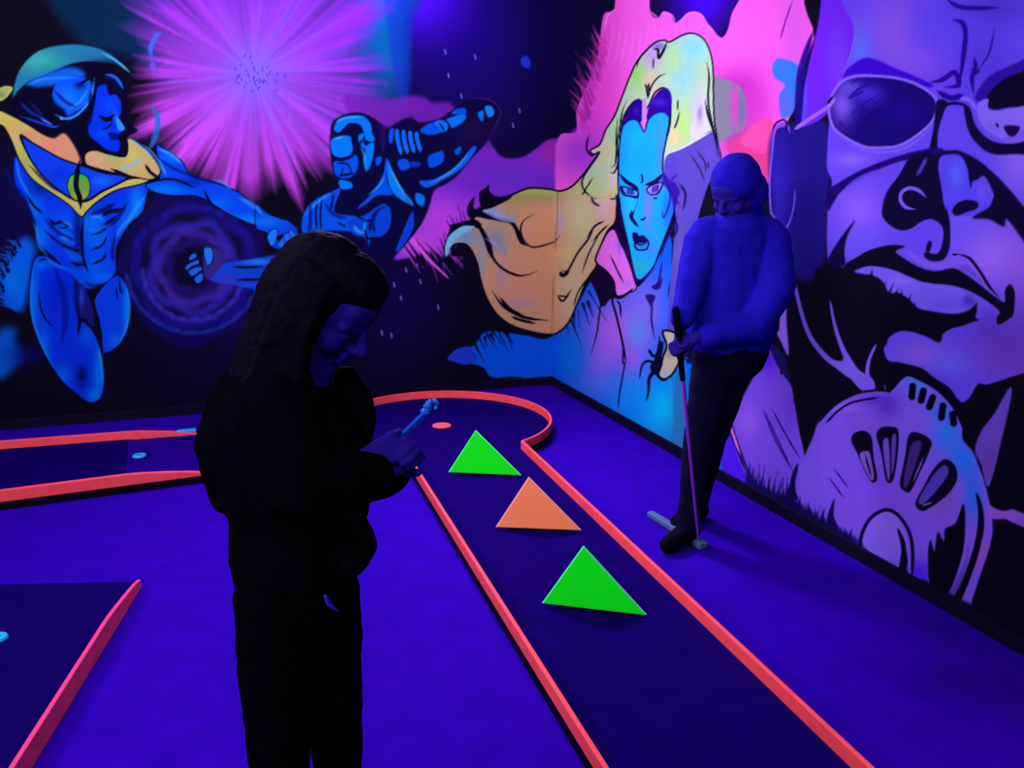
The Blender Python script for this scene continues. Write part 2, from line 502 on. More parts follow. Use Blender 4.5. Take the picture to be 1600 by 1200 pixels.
# helmet bubble, hair, face
F(0, 0, 3.529)
P([(70,560),(85,450),(120,370),(200,290),(300,255),(420,246),(540,268),(630,315),(720,400),(640,352),(520,338),(400,352),(280,400),(180,450),(100,500)],
  (34, 120, 165), 2.5, hl=[(200,330,130,60,(56,170,165),.9),(100,480,40,60,(30,120,170),.8),(480,300,100,40,(24,110,170),.7),(600,350,110,30,(20,16,80),.8)])
L([(560,290),(640,335),(715,398)], (60, 170, 235), 3)
L([(838,590),(866,640),(868,700),(850,770),(818,830)], (20, 116, 205), 9, soft=3, a=.8)
P([(70,540),(150,455),(270,405),(420,345),(560,350),(670,420),(705,520),(700,660),(760,720),(700,760),(690,850),(640,862),(540,840),(470,850),(455,920),(430,840),(380,760),(320,735),(240,750),(150,690),(70,640),(60,590)], (7, 4, 36), 3)
P([(150,455),(280,395),(400,370),(470,410),(400,450),(300,470),(200,480)], (16, 100, 245), 8, .9)
P([(290,480),(370,430),(460,425),(510,470),(495,540),(440,590),(380,640),(350,600),(300,560)], (6, 80, 242), 6, hl=[(380,540,60,60,(20,120,255),.8),(440,470,30,20,(4,16,110),.9)])
for q, c, w_ in (([(520,430),(500,540),(440,620),(370,655),(300,630)],(40,130,255),4),([(490,440),(470,560),(400,620)],(20,90,240),5),([(110,640),(200,670),(290,700),(330,690)],(20,60,220),3),([(330,650),(350,655)],(80,150,255),4),([(580,410),(640,430),(680,490)],(30,90,240),5),([(220,650),(290,690)],(70,120,250),3),([(160,560),(240,640)],(10,20,110),4),([(430,470),(480,440),(510,420)],INK,4),([(300,470),(260,560),(300,640)],INK,7)):
    L(q, c, w_)
P([(525,560),(540,480),(590,470),(640,520),(665,560),(668,620),(655,650),(690,708),(660,735),(650,752),(662,790),(650,835),(590,825),(530,780),(492,740),(486,680),(510,620)],
  (0, 48, 236), 2, hl=[(600,580,40,50,(0,76,250),.8),(560,740,40,30,(0,80,250),.7),(640,640,14,30,(20,110,255),.8)])
P([(640,650),(655,655),(688,708),(660,722),(645,700)], (40, 140, 255), 1.5)
L([(545,635),(590,655),(640,625)], INK, 4); P([(548,640),(600,650),(625,662),(580,672)], INK, 1.5); L([(560,715),(600,700),(615,675)], INK, 2.5)
L([(600,770),(640,765),(662,775)], (4, 10, 90), 3); P([(600,730),(640,735),(655,752),(625,765),(600,750)], (6, 14, 120), 2)
P([(590,440),(640,470),(668,550),(640,520),(600,520)], INK, 2)
# yellow and salmon collar
YEL, SAL = (196, 184, 100), (220, 140, 118)
P([(0,480),(50,470),(75,490),(40,540),(0,560),(-20,520)], (170, 175, 110), 3, hl=[(10,520,20,20,(120,130,90),.8)], line=INK, lw=2)
P([(-10,610),(60,635),(160,690),(230,735),(300,762),(350,735),(395,780),(440,870),(432,905),(330,872),(200,800),(110,745),(170,880),(250,985),(350,1070),(430,1110),(490,1105),(560,1060),(640,1020),(720,985),(835,985),(780,1015),(640,1050),(540,1110),(480,1165),(446,1195),(380,1130),(280,1060),(180,990),(110,890),(60,770),(20,700),(-10,680)], YEL, 2,
  hl=[(300,790,90,60,SAL,1),(170,740,80,40,SAL,.8),(60,690,40,40,(215,165,90),.8),(140,900,30,60,(150,165,80),.7)], line=INK, lw=2.4)
P([(300,762),(350,735),(395,780),(440,868),(434,905),(330,872),(220,812),(240,760)], SAL, 4, .9)
P([(470,850),(520,828),(600,850),(690,862),(705,800),(700,765),(740,770),(800,815),(860,890),(885,950),(835,990),(740,975),(640,955),(540,930),(475,905)],
  (200, 168, 116), 2, hl=[(550,890,60,40,(216,160,140),.8),(640,870,60,20,(140,190,90),.7),(740,900,60,50,(216,180,110),.8),(730,850,30,60,(190,200,100),.6)], line=INK, lw=2)
L([(650,945),(720,915),(790,870)], (120, 190, 240), 5, a=.8); L([(720,765),(820,830),(880,900),(920,970)], (50, 150, 255), 5); L([(735,765),(835,845),(900,930)], INK, 2)
L([(610,930),(680,960),(740,985)], INK, 5); L([(800,905),(830,950),(880,985)], INK, 5)
P([(120,760),(200,800),(330,872),(430,908),(470,918),(560,950),(700,975),(640,1018),(560,1055),(490,1100),(430,1108),(350,1068),(250,985),(170,880)],
  (12, 62, 244), 2, hl=[(560,1000,60,30,(20,110,255),.8),(330,960,60,40,(6,50,220),.8)], line=INK, lw=3)
P([(372,1030),(385,975),(430,955),(480,975),(497,1030),(485,1085),(440,1110),(395,1090)], (110, 160, 70), 1.5, hl=[(430,970,60,22,(26,200,40),1),(440,1080,40,20,(200,170,80),.8)], line=INK, lw=1.6)
L([(440,880),(425,960),(420,1030),(440,1090),(445,1150)], INK, 8, taper=.2)
L([(870,820),(940,850),(1005,905)], (40, 140, 255), 5)
# ---- second figure, pistol arm raised, all in blues
F(400, 120, 3.529)
DK = (10, 6, 62)
P([(410,300),(430,240),(500,205),(580,198),(660,235),(715,290),(735,300),(760,262),(850,222),(900,250),(1000,235),(1080,185),(1170,125),(1250,120),(1310,140),(1345,190),(1335,240),(1290,330),(1260,375),(1190,450),(1110,545),(1050,590),(985,625),(960,700),(930,780),(870,870),(790,960),(725,1020),(560,1100),(380,1100),(250,1000),(248,860),(262,750),(330,655),(400,622),(460,610),(436,560),(420,500),(408,400)], DK, 3)
G(1200, 300, 110, 90, (34, 14, 80), .7)
B4, B5 = (4, 84, 240), (0, 120, 255)
for q, c in (([(430,290),(455,235),(520,215),(590,216),(632,260),(640,310),(655,350),(610,352),(592,300),(570,262),(510,258),(462,305)], B5),
             ([(414,350),(470,325),(520,330),(532,370),(528,420),(480,446),(424,428)], B5),
             ([(565,325),(598,312),(590,350),(606,380),(645,358),(650,410),(632,490),(606,520),(590,450),(602,405),(572,372)], B5),
             ([(430,470),(480,465),(545,430),(565,470),(548,530),(500,560),(440,542)], B4),
             ([(460,570),(520,580),(532,610),(492,622),(464,612)], B5),
             ([(560,725),(640,640),(700,540),(716,455),(728,470),(722,575),(752,648),(668,655),(610,700)], B4),
             ([(728,460),(770,560),(862,690),(852,706),(765,650),(728,570)], (8,130,255)),
             ([(258,860),(264,750),(332,675),(420,632),(466,620),(430,740),(520,765),(600,772),(640,795),(640,850),(622,930),(598,890),(540,858),(450,848),(340,850)], B4),
             ([(510,800),(600,762),(700,700),(742,740),(738,830),(690,880),(620,880),(540,870)], (6,70,225)),
             ([(950,440),(1000,415),(1032,412),(1030,470),(960,502)], B4),
             ([(900,575),(980,565),(1100,495),(1188,390),(1214,398),(1140,500),(1020,575),(940,612)], (10,96,250)),
             ([(882,640),(930,662),(922,712),(884,692)], B5),
             ([(862,742),(866,840),(800,945),(770,962),(800,880)], (8,70,230)),
             ([(780,465),(830,455),(850,500),(800,515)], B4), ([(850,470),(900,470),(905,490),(860,500)], (8,50,190)),
             ([(905,300),(940,265),(1000,250),(1030,300),(960,320)], B4), ([(985,250),(1035,240),(1060,280),(1030,305)], B5), ([(1048,240),(1100,215),(1150,205),(1150,240),(1080,282)], B5),
             ([(1080,205),(1100,180),(1150,172),(1155,205)], B4), ([(1222,200),(1255,188),(1252,240),(1236,236)], B5), ([(1262,165),(1300,165),(1314,205),(1280,222)], (20,140,255)),
             ([(660,450),(690,440),(690,470),(665,490)], B4), ([(735,300),(760,285),(752,360),(735,360)], B4), ([(1100,400),(1130,385),(1125,420),(1100,430)], B4)):
    P(q, c, 2.5)
for k in range(4):
    x = 782 + 36 * k
    L([(x - 6, 285 + 6 * k), (x, 350), (x + 20, 432 - 5 * k)], (10, 110, 250), 6.5, taper=.18)
for q, w_ in (([(430,440),(470,455),(545,435)],5),([(440,480),(500,480),(530,530)],2.5),([(455,545),(490,540),(545,530)],4),([(480,500),(470,540)],2),([(530,330),(545,380),(600,440)],5),([(335,680),(330,760),(335,850)],3),([(365,660),(355,760),(360,850)],3),([(430,640),(410,740)],4),
              ([(600,800),(605,860),(620,930)],3),([(625,800),(630,860)],3),([(590,795),(640,790),(645,765)],3),([(445,800),(500,830)],3),([(590,885),(680,900),(730,880)],4),([(540,760),(600,790)],3),([(1010,250),(1040,300)],3),([(1050,240),(1075,282)],3),([(740,480),(800,600),(850,700)],3),([(650,860),(650,760),(740,700)],2)):
    L(q, DK, w_)
L([(1180,128),(1240,118),(1310,140),(1348,195),(1320,270),(1280,345)], (70, 30, 130), 2, a=.8)
L([(600,800),(598,850)], (20,150,255), 4)

# extra modelling strokes on the two blue figures
F(0, 300, 3.529)
for q, c, w_ in (([(20,-150),(60,-60),(120,20),(160,70)],(4,14,110),7),([(160,70),(200,200),(215,290),(260,350)],(20,130,255),5),([(130,30),(170,120),(200,190)],(4,10,90),6),
                 ([(250,150),(330,230),(420,270)],(4,16,120),6),([(790,30),(740,120),(660,210),(625,290)],(30,140,255),5),([(700,60),(650,140),(600,190)],(4,14,110),7),
                 ([(640,230),(620,320),(625,380)],(4,10,90),5),([(185,420),(172,560),(180,690),(230,840),(300,970)],(30,130,255),4),([(300,420),(350,560),(360,700),(340,840)],(4,20,150),10),
                 ([(540,860),(562,960),(566,1060)],(40,140,255),4),([(690,500),(712,600),(705,720),(660,830)],(40,140,255),4),([(420,480),(415,560),(425,680)],(4,10,90),5),
                 ([(250,360),(300,400),(380,430)],(30,120,255),4),([(470,500),(520,520),(560,505)],(4,10,90),4),([(340,160),(380,180),(400,205)],(40,140,255),4),([(500,140),(540,135),(565,150)],(50,150,255),4),([(330,250),(380,262)],(40,140,255),4),([(490,215),(540,205)],(30,120,255),3)):
    L(q, c, w_, soft=3, a=.75)
F(0, 0, 3.529)
for q, c, w_ in (([(150,470),(220,440),(320,430),(420,430)],(40,140,255),4),([(110,560),(170,620),(260,660)],(14,50,200),4),([(560,420),(620,440),(670,520)],(4,10,80),6),([(500,500),(500,620),(480,700)],(5,3,40),8),([(380,600),(440,560),(480,500)],(50,150,255),4),([(300,500),(360,560),(420,590)],(4,16,120),5),([(870,870),(960,930),(1090,980),(1240,1020)],(4,16,120),5),([(1180,990),(1240,1010),(1270,1045)],(50,150,255),4),([(1330,1090),(1400,1130),(1450,1190)],(50,150,255),4),
                 ([(160,910),(260,1010),(330,1060)],(6,8,60),4),([(90,880),(110,980),(170,1090)],(30,120,255),5),([(800,1080),(740,1160),(700,1230)],(40,140,255),5),([(640,1120),(560,1160),(500,1180)],(6,10,80),7)):
    L(q, c, w_, soft=3, a=.75)
F(400, 120, 3.529)
for q, c, w_ in (([(440,250),(500,225),(580,222)],(80,180,255),3),([(430,345),(480,332)],(80,180,255),3),([(575,380),(600,440),(605,500)],(60,160,255),3),([(620,650),(680,600),(705,550)],(70,160,255),3),([(740,500),(790,600),(850,690)],(90,190,255),3),([(275,760),(340,690),(410,645)],(60,150,255),4),([(540,820),(560,850),(600,860)],(60,160,255),6),([(960,590),(1080,520),(1170,430)],(80,170,255),3),([(600,330),(560,400),(590,470)],(8,4,60),4),([(300,700),(300,800),(290,860)],(4,20,130),6),([(380,700),(430,760),(500,780)],(4,20,130),5),([(680,720),(640,800),(660,860)],(4,16,110),7),([(690,250),(700,330),(700,420)],(30,16,110),8)):
    L(q, c, w_, soft=2.5, a=.75)
# ================================================================== right wall
F(0, 0, 1)
G(905, 100, 60, 140, (12, 6, 50), .6)
G(1100, 0, 60, 60, (66, 4, 245), .95)  # violet glow of the wall tube, painted into the wall colour
# rose-pink cloud behind the woman
P([(872,216),(900,206),(902,170),(924,120),(934,90),(938,58),(944,22),(960,14),(966,-40),(1010,-40),(1016,18),(1028,28),(1036,18),(1048,22),(1054,36),(1066,28),(1074,20),(1086,18),(1096,22),(1104,34),(1114,46),(1122,56),(1130,58),(1138,44),(1144,20),(1158,-6),(1170,-40),(1310,-40),(1285,60),(1255,140),(1225,200),(1203,240),(1200,285),(1185,282),(1160,262),(1120,255),(1000,300),(920,300),(870,300)],
  (246, 92, 232), 1.6, hl=[(940,90,36,110,(214,60,190),.9),(925,200,30,60,(206,56,205),.8),(905,240,40,40,(150,50,220),.8),(1010,90,50,60,(240,96,240),.7),(1150,140,40,36,(170,30,180),.8),(1180,180,30,60,(200,44,190),.7),(1185,240,26,30,(220,60,130),.9),(1145,210,24,50,(150,60,150),.8),(1240,60,24,110,(216,90,240),.8),(1210,130,12,40,(235,80,235),.6)])
fringe([(942,60),(930,110),(916,150),(908,195)], (-.62, -1), 26, 22, (200, 52, 180), 4.5)
fringe([(936,80),(918,130),(908,180)], (-.5, -1), 14, 30, (160, 36, 160), 3)
for q in ([(964,14),(950,24),(944,50)], [(1016,18),(1028,28)], [(1036,20),(1050,24),(1055,38)], [(1060,42),(1068,28),(1082,20),(1096,24),(1106,38)], [(1086,50),(1096,40),(1108,42),(1116,52)]):
    L(q, (255, 130, 250), 2.4, a=.8)
for x in range(958, 1090, 11):
    L([(x, 30 + RND.uniform(0, 18)), (x - 3, 60 + RND.uniform(0, 20)), (x - 10, 100)], (255, 120, 245), 3, soft=3, a=.4)
F(880, 0, 3.75)
P([(880,480),(950,465),(1040,510),(1070,610),(1060,740),(970,800),(890,810)], (126, 118, 150), 4, hl=[(1005,620,22,140,(220,50,200),.9),(1045,640,20,100,(110,90,170),.8)])
P([(960,850),(1040,800),(1180,700),(1230,760),(1200,1060),(1110,1060),(1000,930)], (212, 56, 136), 5, .85, hl=[(1120,800,60,60,(240,70,170),.8)])
P([(1040,830),(1130,720),(1220,700),(1210,860),(1150,900)], (235, 74, 170), 4, .8)
P([(1225,400),(1245,350),(1290,345),(1375,385),(1372,500),(1350,650),(1280,690),(1265,560),(1300,500),(1240,455)], (52, 118, 246), 3, hl=[(1300,620,50,70,(110,90,235),.8)])
L([(1345,0),(1300,130),(1270,240)], (90, 10, 130), 2)

# ---- hair and coat of the woman
F(0, 0, 1)
# coat and lower body
P([(700,560),(716,545),(740,540),(756,520),(780,518),(820,524),(862,526),(905,470),(925,440),(945,470),(965,452),(1000,446),(1030,400),(1048,370),(1056,480),(1050,560),(1075,560),(1082,640),(1076,720),(1040,740),(860,640),(820,592),(770,590),(752,572),(712,565)],
  (4, 88, 250), 2.5, hl=[(960,520,50,60,(178,92,240),1),(935,560,34,50,(150,92,245),.9),(1010,480,40,60,(130,100,235),.8),(990,560,24,60,(170,80,235),.8),(1035,640,44,50,(0,190,255),1),(985,620,40,36,(10,140,255),.9),(1060,690,30,40,(40,130,200),.9),(1062,620,12,60,(30,120,190),.8),(895,560,26,40,(0,120,255),.8),(995,520,16,26,(60,150,240),.7),(1050,560,30,20,(20,160,245),.7),(930,600,30,20,(80,110,250),.7)])
fringe([(745,540),(770,526),(795,522)], (.5, 1), 9, 20, (8, 5, 34), 4)
fringe([(885,505),(905,495),(930,470)], (.28, 1), 7, 30, (8, 5, 60), 3)
P([(700,560),(716,545),(735,543),(745,560),(730,570),(712,566)], (30, 60, 220), 3)
# black gap and pink lapel
F(900, 230, 3.6375)
P([(170,440),(215,360),(245,290),(262,400),(300,560),(330,700),(350,760),(330,800),(260,860),(200,860),(165,900),(140,900),(120,840),(80,750),(90,690),(120,640),(130,560)], (20, 4, 46), 2)
P([(112,620),(150,540),(185,480),(220,470),(250,540),(290,620),(345,790),(290,830),(232,845),(215,760),(170,700),(120,660)], (222, 104, 238), 1.5, hl=[(250,560,20,60,(150,90,245),.8),(180,620,50,40,(235,110,230),.6),(300,780,30,30,(170,110,240),.8)], line=INK, lw=2)
L([(192,610),(235,700),(270,770)], INK, 2.5); L([(235,480),(290,620),(330,700)], INK, 2)
L([(330,800),(270,845),(207,858),(230,960),(262,1100),(285,1230)], INK, 3.4, taper=.08)
L([(232,870),(250,900),(256,970)], INK, 3)
L([(232,830),(150,880),(132,960),(118,1060),(80,1190)], INK, 2.4)
# salmon and cream hair
F(680, 240, 3.3325)
P([(55,535),(50,490),(70,430),(120,385),(180,365),(230,390),(200,340),(250,290),(330,250),(400,215),(490,180),(600,186),(650,195),(710,172),(770,110),(830,30),(900,-50),(960,-80),(975,0),(950,100),(940,200),(950,280),(935,360),(900,400),(870,460),(835,545),(840,585),(790,660),(740,780),(700,870),(650,925),(600,942),(510,930),(400,895),(320,835),(265,745),(235,650),(215,560),(170,480),(110,470),(75,500)],
  (208, 146, 120), 1.5, hl=[(430,230,220,36,(150,150,100),.8),(600,190,260,22,(150,200,90),.8),(150,430,90,50,(110,150,210),.95),(80,480,40,50,(110,190,240),.9),(300,450,80,80,(140,140,160),.9),(330,320,90,50,(160,150,130),.8),(290,300,50,22,(140,150,235),.8),(240,560,30,90,(150,150,180),.8),(760,330,110,200,(206,196,152),1),(720,700,90,200,(206,178,150),1),(880,60,70,160,(196,204,130),1),(870,260,46,80,(214,170,200),.9),(650,350,20,60,(170,160,230),.7),(850,480,60,60,(190,180,160),.8),(480,400,30,20,(210,140,170),.7),(350,640,30,60,(170,140,220),.7),(440,780,80,26,(170,130,200),.6),(560,380,50,90,(224,146,120),.7),(450,650,120,80,(218,140,126),.7),(690,520,50,40,(216,190,120),.6),(950,160,30,90,(225,170,215),.8),(300,850,200,24,(190,160,110),.5)], line=INK, lw=3)
P([(55,535),(50,490),(70,430),(120,385),(190,365),(200,385),(140,420),(90,460),(72,520)], (120, 196, 245), 3, .9)
L([(637,190),(632,400),(615,650),(606,940)], (120, 96, 80), 1.2, taper=0, a=.8)
for q, w_ in (([(200,365),(250,410),(285,470),(300,540),(340,590),(400,625),(460,635),(535,612)],4),([(225,370),(262,440),(290,540)],7),([(205,290),(300,335),(390,355),(425,400),(450,460),(480,482)],6),([(420,375),(440,440),(465,475)],7),([(518,315),(465,345),(445,390),(460,450),(500,485),(550,482),(620,458),(650,425)],2.6),([(295,710),(350,790),(430,840),(500,860),(590,868)],4.5),([(335,745),(390,810),(470,850)],5),([(395,848),(450,868),(525,885)],4.5),
              ([(825,125),(790,180),(765,218)],2.4),([(812,218),(825,255),(860,275)],3.2),([(655,605),(690,610),(740,520),(800,440),(830,370)],3),([(650,615),(665,635),(700,610)],6),([(765,620),(800,520),(850,430)],2.2),([(636,735),(665,768),(712,702)],3),([(640,740),(690,745)],2.5),([(790,440),(830,380),(880,350)],3),([(820,460),(860,410),(900,370)],3),([(720,800),(745,720),(800,640)],2.2),([(945,0),(930,60),(910,100)],2.6),([(905,90),(922,112),(936,95)],2.6),([(905,160),(925,190),(918,210)],5),([(905,235),(940,235)],3)):
    L(q, INK, w_)
# curled black tips
for q in ([(230,245),(232,200),(260,180),(280,165),(285,200),(330,225),(400,225),(340,262),(270,290),(240,280)], [(165,300),(175,260),(205,225),(200,280),(240,300),(310,320),(300,345),(220,330),(180,335)], [(62,345),(75,370),(160,350),(215,345),(240,380),(150,375),(90,410),(65,430),(75,390)]):
    P(q, (8, 4, 34), 1.5)
P([(250,300),(300,290),(360,320),(420,345),(400,360),(330,345)], (150, 160, 240), 3, .8)
L([(260,440),(330,480),(380,500)], (150,150,225), 5, soft=3, a=.7); L([(300,400),(340,470),(370,540)], (130,130,200), 5, soft=3, a=.6)
# crown hair
F(880, 0, 3.75)
CRN = (178, 202, 178)
P([(110,1060),(210,900),(180,905),(160,880),(215,845),(250,760),(300,680),(340,580),(390,450),(440,350),(530,255),(590,235),(625,245),(700,205),(760,195),(820,225),(860,300),(878,400),(880,560),(885,700),(905,830),(925,940),(880,1020),(840,1110),(800,1240),(760,1400),(700,1600),(650,1800),(640,1500),(660,1300),(640,1150),(600,1060),(580,980),(590,860),(620,760),(630,640),(600,520),(540,540),(500,620),(470,640),(440,590),(400,610),(350,700),(335,860),(330,1000),(330,1100),(290,1130),(240,1160),(160,1150)],
  CRN, 1.5, hl=[(760,280,110,80,(130,210,240),1),(700,460,80,140,(140,200,215),1),(640,330,50,80,(176,216,150),.9),(520,340,50,60,(190,150,230),1),(560,270,40,24,(120,90,220),.9),(430,440,50,80,(140,216,110),.9),(500,480,40,60,(220,180,160),.8),(700,720,50,120,(170,214,120),.9),(650,800,30,60,(236,190,150),.8),(800,640,50,110,(196,180,225),1),(310,780,26,120,(150,214,140),.8),(230,900,60,80,(210,190,150),.8),(290,1060,30,60,(230,180,210),.8),(160,1100,80,60,(190,206,130),.8),(860,860,40,60,(150,130,220),.8)], line=INK, lw=2.6)
# the tress right of the face, its dull violet taken from the standing person's blur
P([(610,910),(700,870),(790,820),(880,770),(925,940),(880,1020),(840,1110),(800,1240),(760,1400),(700,1600),(670,1850),(650,2000),(610,1980),(640,1500),(660,1300),(640,1150),(600,1060),(590,980)], (84, 66, 190), 1.5, hl=[(850,900,40,60,(100,70,200),.7),(680,1500,40,200,(96,84,180),.8),(640,1000,30,60,(80,50,220),.6)])
L([(612,900),(700,865),(790,815),(880,765)], (215, 200, 245), 2.6)
P([(740,760),(770,690),(830,560),(835,640),(865,740),(800,800),(760,820)], (206, 196, 226), 3, hl=[(800,660,18,60,(130,110,190),.8)])
for q, w_ in (([(840,360),(855,450),(850,600),(880,760),(905,880)],3),([(830,580),(850,680),(890,800),(915,930)],3.4),([(430,400),(450,340),(530,255)],2),([(525,290),(555,290),(560,340),(590,290),(610,240)],4),([(530,340),(528,405)],2.4),([(605,432),(560,450),(520,500),(500,560),(493,580)],2.4),([(478,490),(490,520),(495,575)],3.4),([(500,485),(505,540)],3),([(370,590),(345,660),(330,760),(315,850),(305,960),(280,980)],2.4),([(320,690),(310,820),(322,940),(300,1010),(272,1010)],2.6),([(672,580),(670,650)],2),([(682,655),(665,720),(648,755)],2.6),([(740,895),(800,990),(828,1060)],1.8),([(780,880),(830,950),(835,1010)],1.8),([(850,945),(850,985)],1.8),([(155,790),(140,830),(140,880),(170,912),(205,888)],3.4),([(175,1040),(110,1140)],2.2),([(600,1060),(640,1140),(680,1200)],3),([(680,1080),(715,1140),(700,1230)],2.2)):
    L(q, INK, w_)
# soft join between crown and flowing hair
L([(150,1145),(240,1150),(300,1118),(325,1085)], (208, 190, 150), 15, taper=.25, soft=6, a=.95)
L([(180,1140),(235,1080),(260,1020)], (196, 196, 150), 10, soft=8, a=.6)
# face
F(0, 0, 1)
P([(973,197),(979,189),(995,187),(1003,200),(1007,205),(1013,187),(1024,177),(1037,175),(1046,183),(1042,213),(1036,245),(1036,268),(1044,290),(1052,310),(1053,330),(1047,350),(1032,389),(1021,417),(1004,436),(995,436),(989,422),(982,384),(973,345),(967,312),(966,274),(967,240),(969,215)],
  (20, 158, 246), 1.5, hl=[(990,215,18,22,(20,176,255),.8),(985,320,12,60,(30,190,250),.8),(1035,245,8,34,(90,120,230),.8),(1013,325,7,34,(120,120,225),.9),(1045,330,10,30,(30,90,230),.9),(1000,415,12,12,(40,170,190),.8),(1018,390,12,18,(60,130,225),.7),(1030,210,12,12,(60,140,235),.6)], line=(20, 0, 90), lw=2.6)
F(880, 0, 3.75)
P([(352,735),(365,670),(400,610),(440,578),(468,600),(470,640),(462,705),(440,715),(400,698)], (34, 0, 140), 1.5, hl=[(430,650,16,30,(60,30,200),.7)])
P([(488,695),(505,620),(550,545),(600,515),(630,545),(636,600),(625,685),(590,662),(545,665),(510,690)], (36, 0, 150), 1.5, hl=[(560,600,50,24,(80,40,225),.7)])
P([(466,580),(490,600),(485,690),(474,770),(462,700)], (190, 130, 235), 1.5)
F(900, 230, 3.6375)
EY = (18, 0, 92)
P([(580,150),(540,190),(500,150),(490,200),(520,240),(545,300),(556,360),(580,290),(590,250),(570,210),(540,180)], (50, 10, 165), 3, .9)
for q, w_ in (([(248,155),(290,200),(330,225),(355,245)],5),([(492,150),(460,185),(430,205),(395,212)],5),([(368,150),(378,180),(370,205)],2),([(262,270),(300,275),(345,285),(352,250)],3.2),([(255,215),(275,250),(280,275)],3),([(290,225),(300,265)],2),([(320,230),(325,270)],2),([(400,240),(420,260),(460,265),(480,240),(500,205)],2.6),([(430,215),(440,262)],2),([(470,205),(470,260)],2),([(335,355),(318,390),(330,420),(355,455)],4),([(365,408),(382,412),(395,395)],3),([(440,290),(460,288)],2),([(520,230),(535,300),(500,400),(490,360)],1.8),([(350,590),(330,560)],2)):
    L(q, EY, w_)
P([(320,490),(345,486),(360,505),(380,500),(412,530),(395,540),(360,545),(330,540)], EY, 1.5)
P([(335,545),(370,555),(410,535),(405,575),(380,585),(350,582),(338,565)], (40, 130, 230), 1.5, line=EY, lw=2.4)
P([(235,270),(250,290),(262,400),(300,560),(345,750),(380,760),(440,700),(450,690),(400,745),(345,790),(310,690),(250,520),(225,400)], (14, 2, 60), 1.2)
for q, w_ in (([(575,390),(560,440),(530,500),(500,560),(480,640)],3),([(570,420),(575,470),(540,540)],3),([(490,640),(470,760),(430,800)],3),([(400,840),(430,900),(430,990),(450,1100)],3),([(580,200),(625,260),(610,360)],2),([(535,760),(520,860)],2)):
    L(q, (30, 14, 110), w_)
P([(430,790),(470,770),(490,740),(480,800),(450,810)], (34, 14, 120), 2); P([(395,840),(450,845),(430,900),(415,890)], (34, 14, 120), 2)
P([(258,232),(280,226),(320,238),(350,252),(350,278),(305,278),(272,268)], (70, 150, 250), 1.2, line=EY, lw=2.2)
P([(402,242),(430,216),(488,200),(482,235),(462,262),(425,270)], (150, 120, 250), 1.2, line=EY, lw=2.2)
for q, w_ in (([(245,150),(285,195),(330,222),(358,248)],6),([(496,150),(465,185),(430,206),(392,214)],6),([(255,215),(262,250),(282,275)],5),([(295,230),(292,272)],2.2),([(318,236),(326,274)],2.2),([(440,214),(434,266)],2.2),([(468,208),(462,256)],2.2),([(352,255),(352,295)],2.4),([(440,292),(462,288)],2.4),([(372,150),(380,185),(372,205)],2.4)):
    L(q, EY, w_)
P([(300,238),(318,242),(318,268),(300,268)], (30, 60, 190), 1.2); P([(444,222),(462,216),(458,250),(442,256)], (80, 50, 190), 1.2)
L([(318,355),(312,395),(330,425),(358,455)], EY, 5); L([(330,360),(345,330),(350,300)], (60, 60, 220), 2, a=.6)
# claw-like hair ends and ivory patch
F(900, 540, 3.5306)
P([(480,60),(500,0),(480,-80),(560,-60),(580,40),(560,110),(520,170),(480,185),(455,160),(470,110)], (186, 170, 160), 1.6, hl=[(520,40,30,30,(140,130,110),.8),(500,150,20,20,(140,160,220),.7)], line=INK, lw=3.4)
for q, w_, w2 in (([(400,20),(430,60),(455,20),(460,-60)],5,2),([(450,110),(400,85),(365,110),(350,185)],5,2),([(440,130),(405,180),(400,250),(388,308)],7,2),([(470,-20),(455,60),(430,110)],10,8),([(440,150),(480,190),(530,160)],5,3)):
    L(q, (8, 4, 40), w_, w2, taper=.1)
P([(410,110),(440,80),(470,60),(475,110),(450,150),(430,160),(415,140)], (8, 4, 40), 1.5)
L([(262,-20),(258,90),(268,100),(255,180),(240,260),(232,350)], (12, 10, 80), 2.6, taper=.1)
for y_ in (230, 300, 370):
    L([(510, y_ - 60), (525, y_), (510, y_ + 60)], (30, 150, 235), 4, soft=3, a=.5)
P([(560,120),(600,110),(620,260),(630,400),(610,480),(570,560),(520,540),(540,420),(540,280)], (40, 110, 185), 3, .85)
# dark gap and stripes of the sleeve
P([(580,90),(640,80),(700,120),(780,60),(960,20),(1010,60),(1100,0),(1271,320),(1271,940),(1150,880),(960,800),(720,690),(600,640),(620,480),(600,300)], (22, 12, 100), 3)
P([(610,120),(630,100),(655,130),(690,250),(740,430),(815,705),(752,690),(700,520),(640,280)], (0, 92, 245), 1.5, hl=[(770,600,40,120,(0,150,255),.9),(650,200,26,60,(20,90,200),.8)])
L([(640,110),(690,300),(745,520),(760,680)], (8, 6, 60), 7, taper=.05)
P([(595,110),(612,108),(640,380),(705,655),(680,640),(650,520),(615,330)], (10, 110, 225), 1.5)
P([(700,180),(760,170),(850,330),(900,520),(960,780),(820,706),(770,540),(720,330)], (78, 24, 248), 4, hl=[(760,250,30,80,(60,20,200),.8)])
P([(1040,-30),(1110,110),(1200,240),(1280,370),(1350,500),(1380,640),(1400,900),(1250,880),(1000,800),(905,640),(850,440),(800,300),(900,300),(970,190),(1010,90),(1000,-20)],
  (116, 70, 236), 3, hl=[(1060,60,60,90,(80,20,230),.9),(950,420,60,100,(150,90,240),.8),(1130,600,110,130,(120,80,245),.8),(1200,350,40,80,(120,50,235),.7),(880,350,24,60,(140,80,240),.8)])
P([(770,-20),(850,-40),(940,-30),(1000,20),(1016,90),(975,180),(930,250),(880,320),(840,305),(800,230),(775,120)], (8, 5, 30), 2)
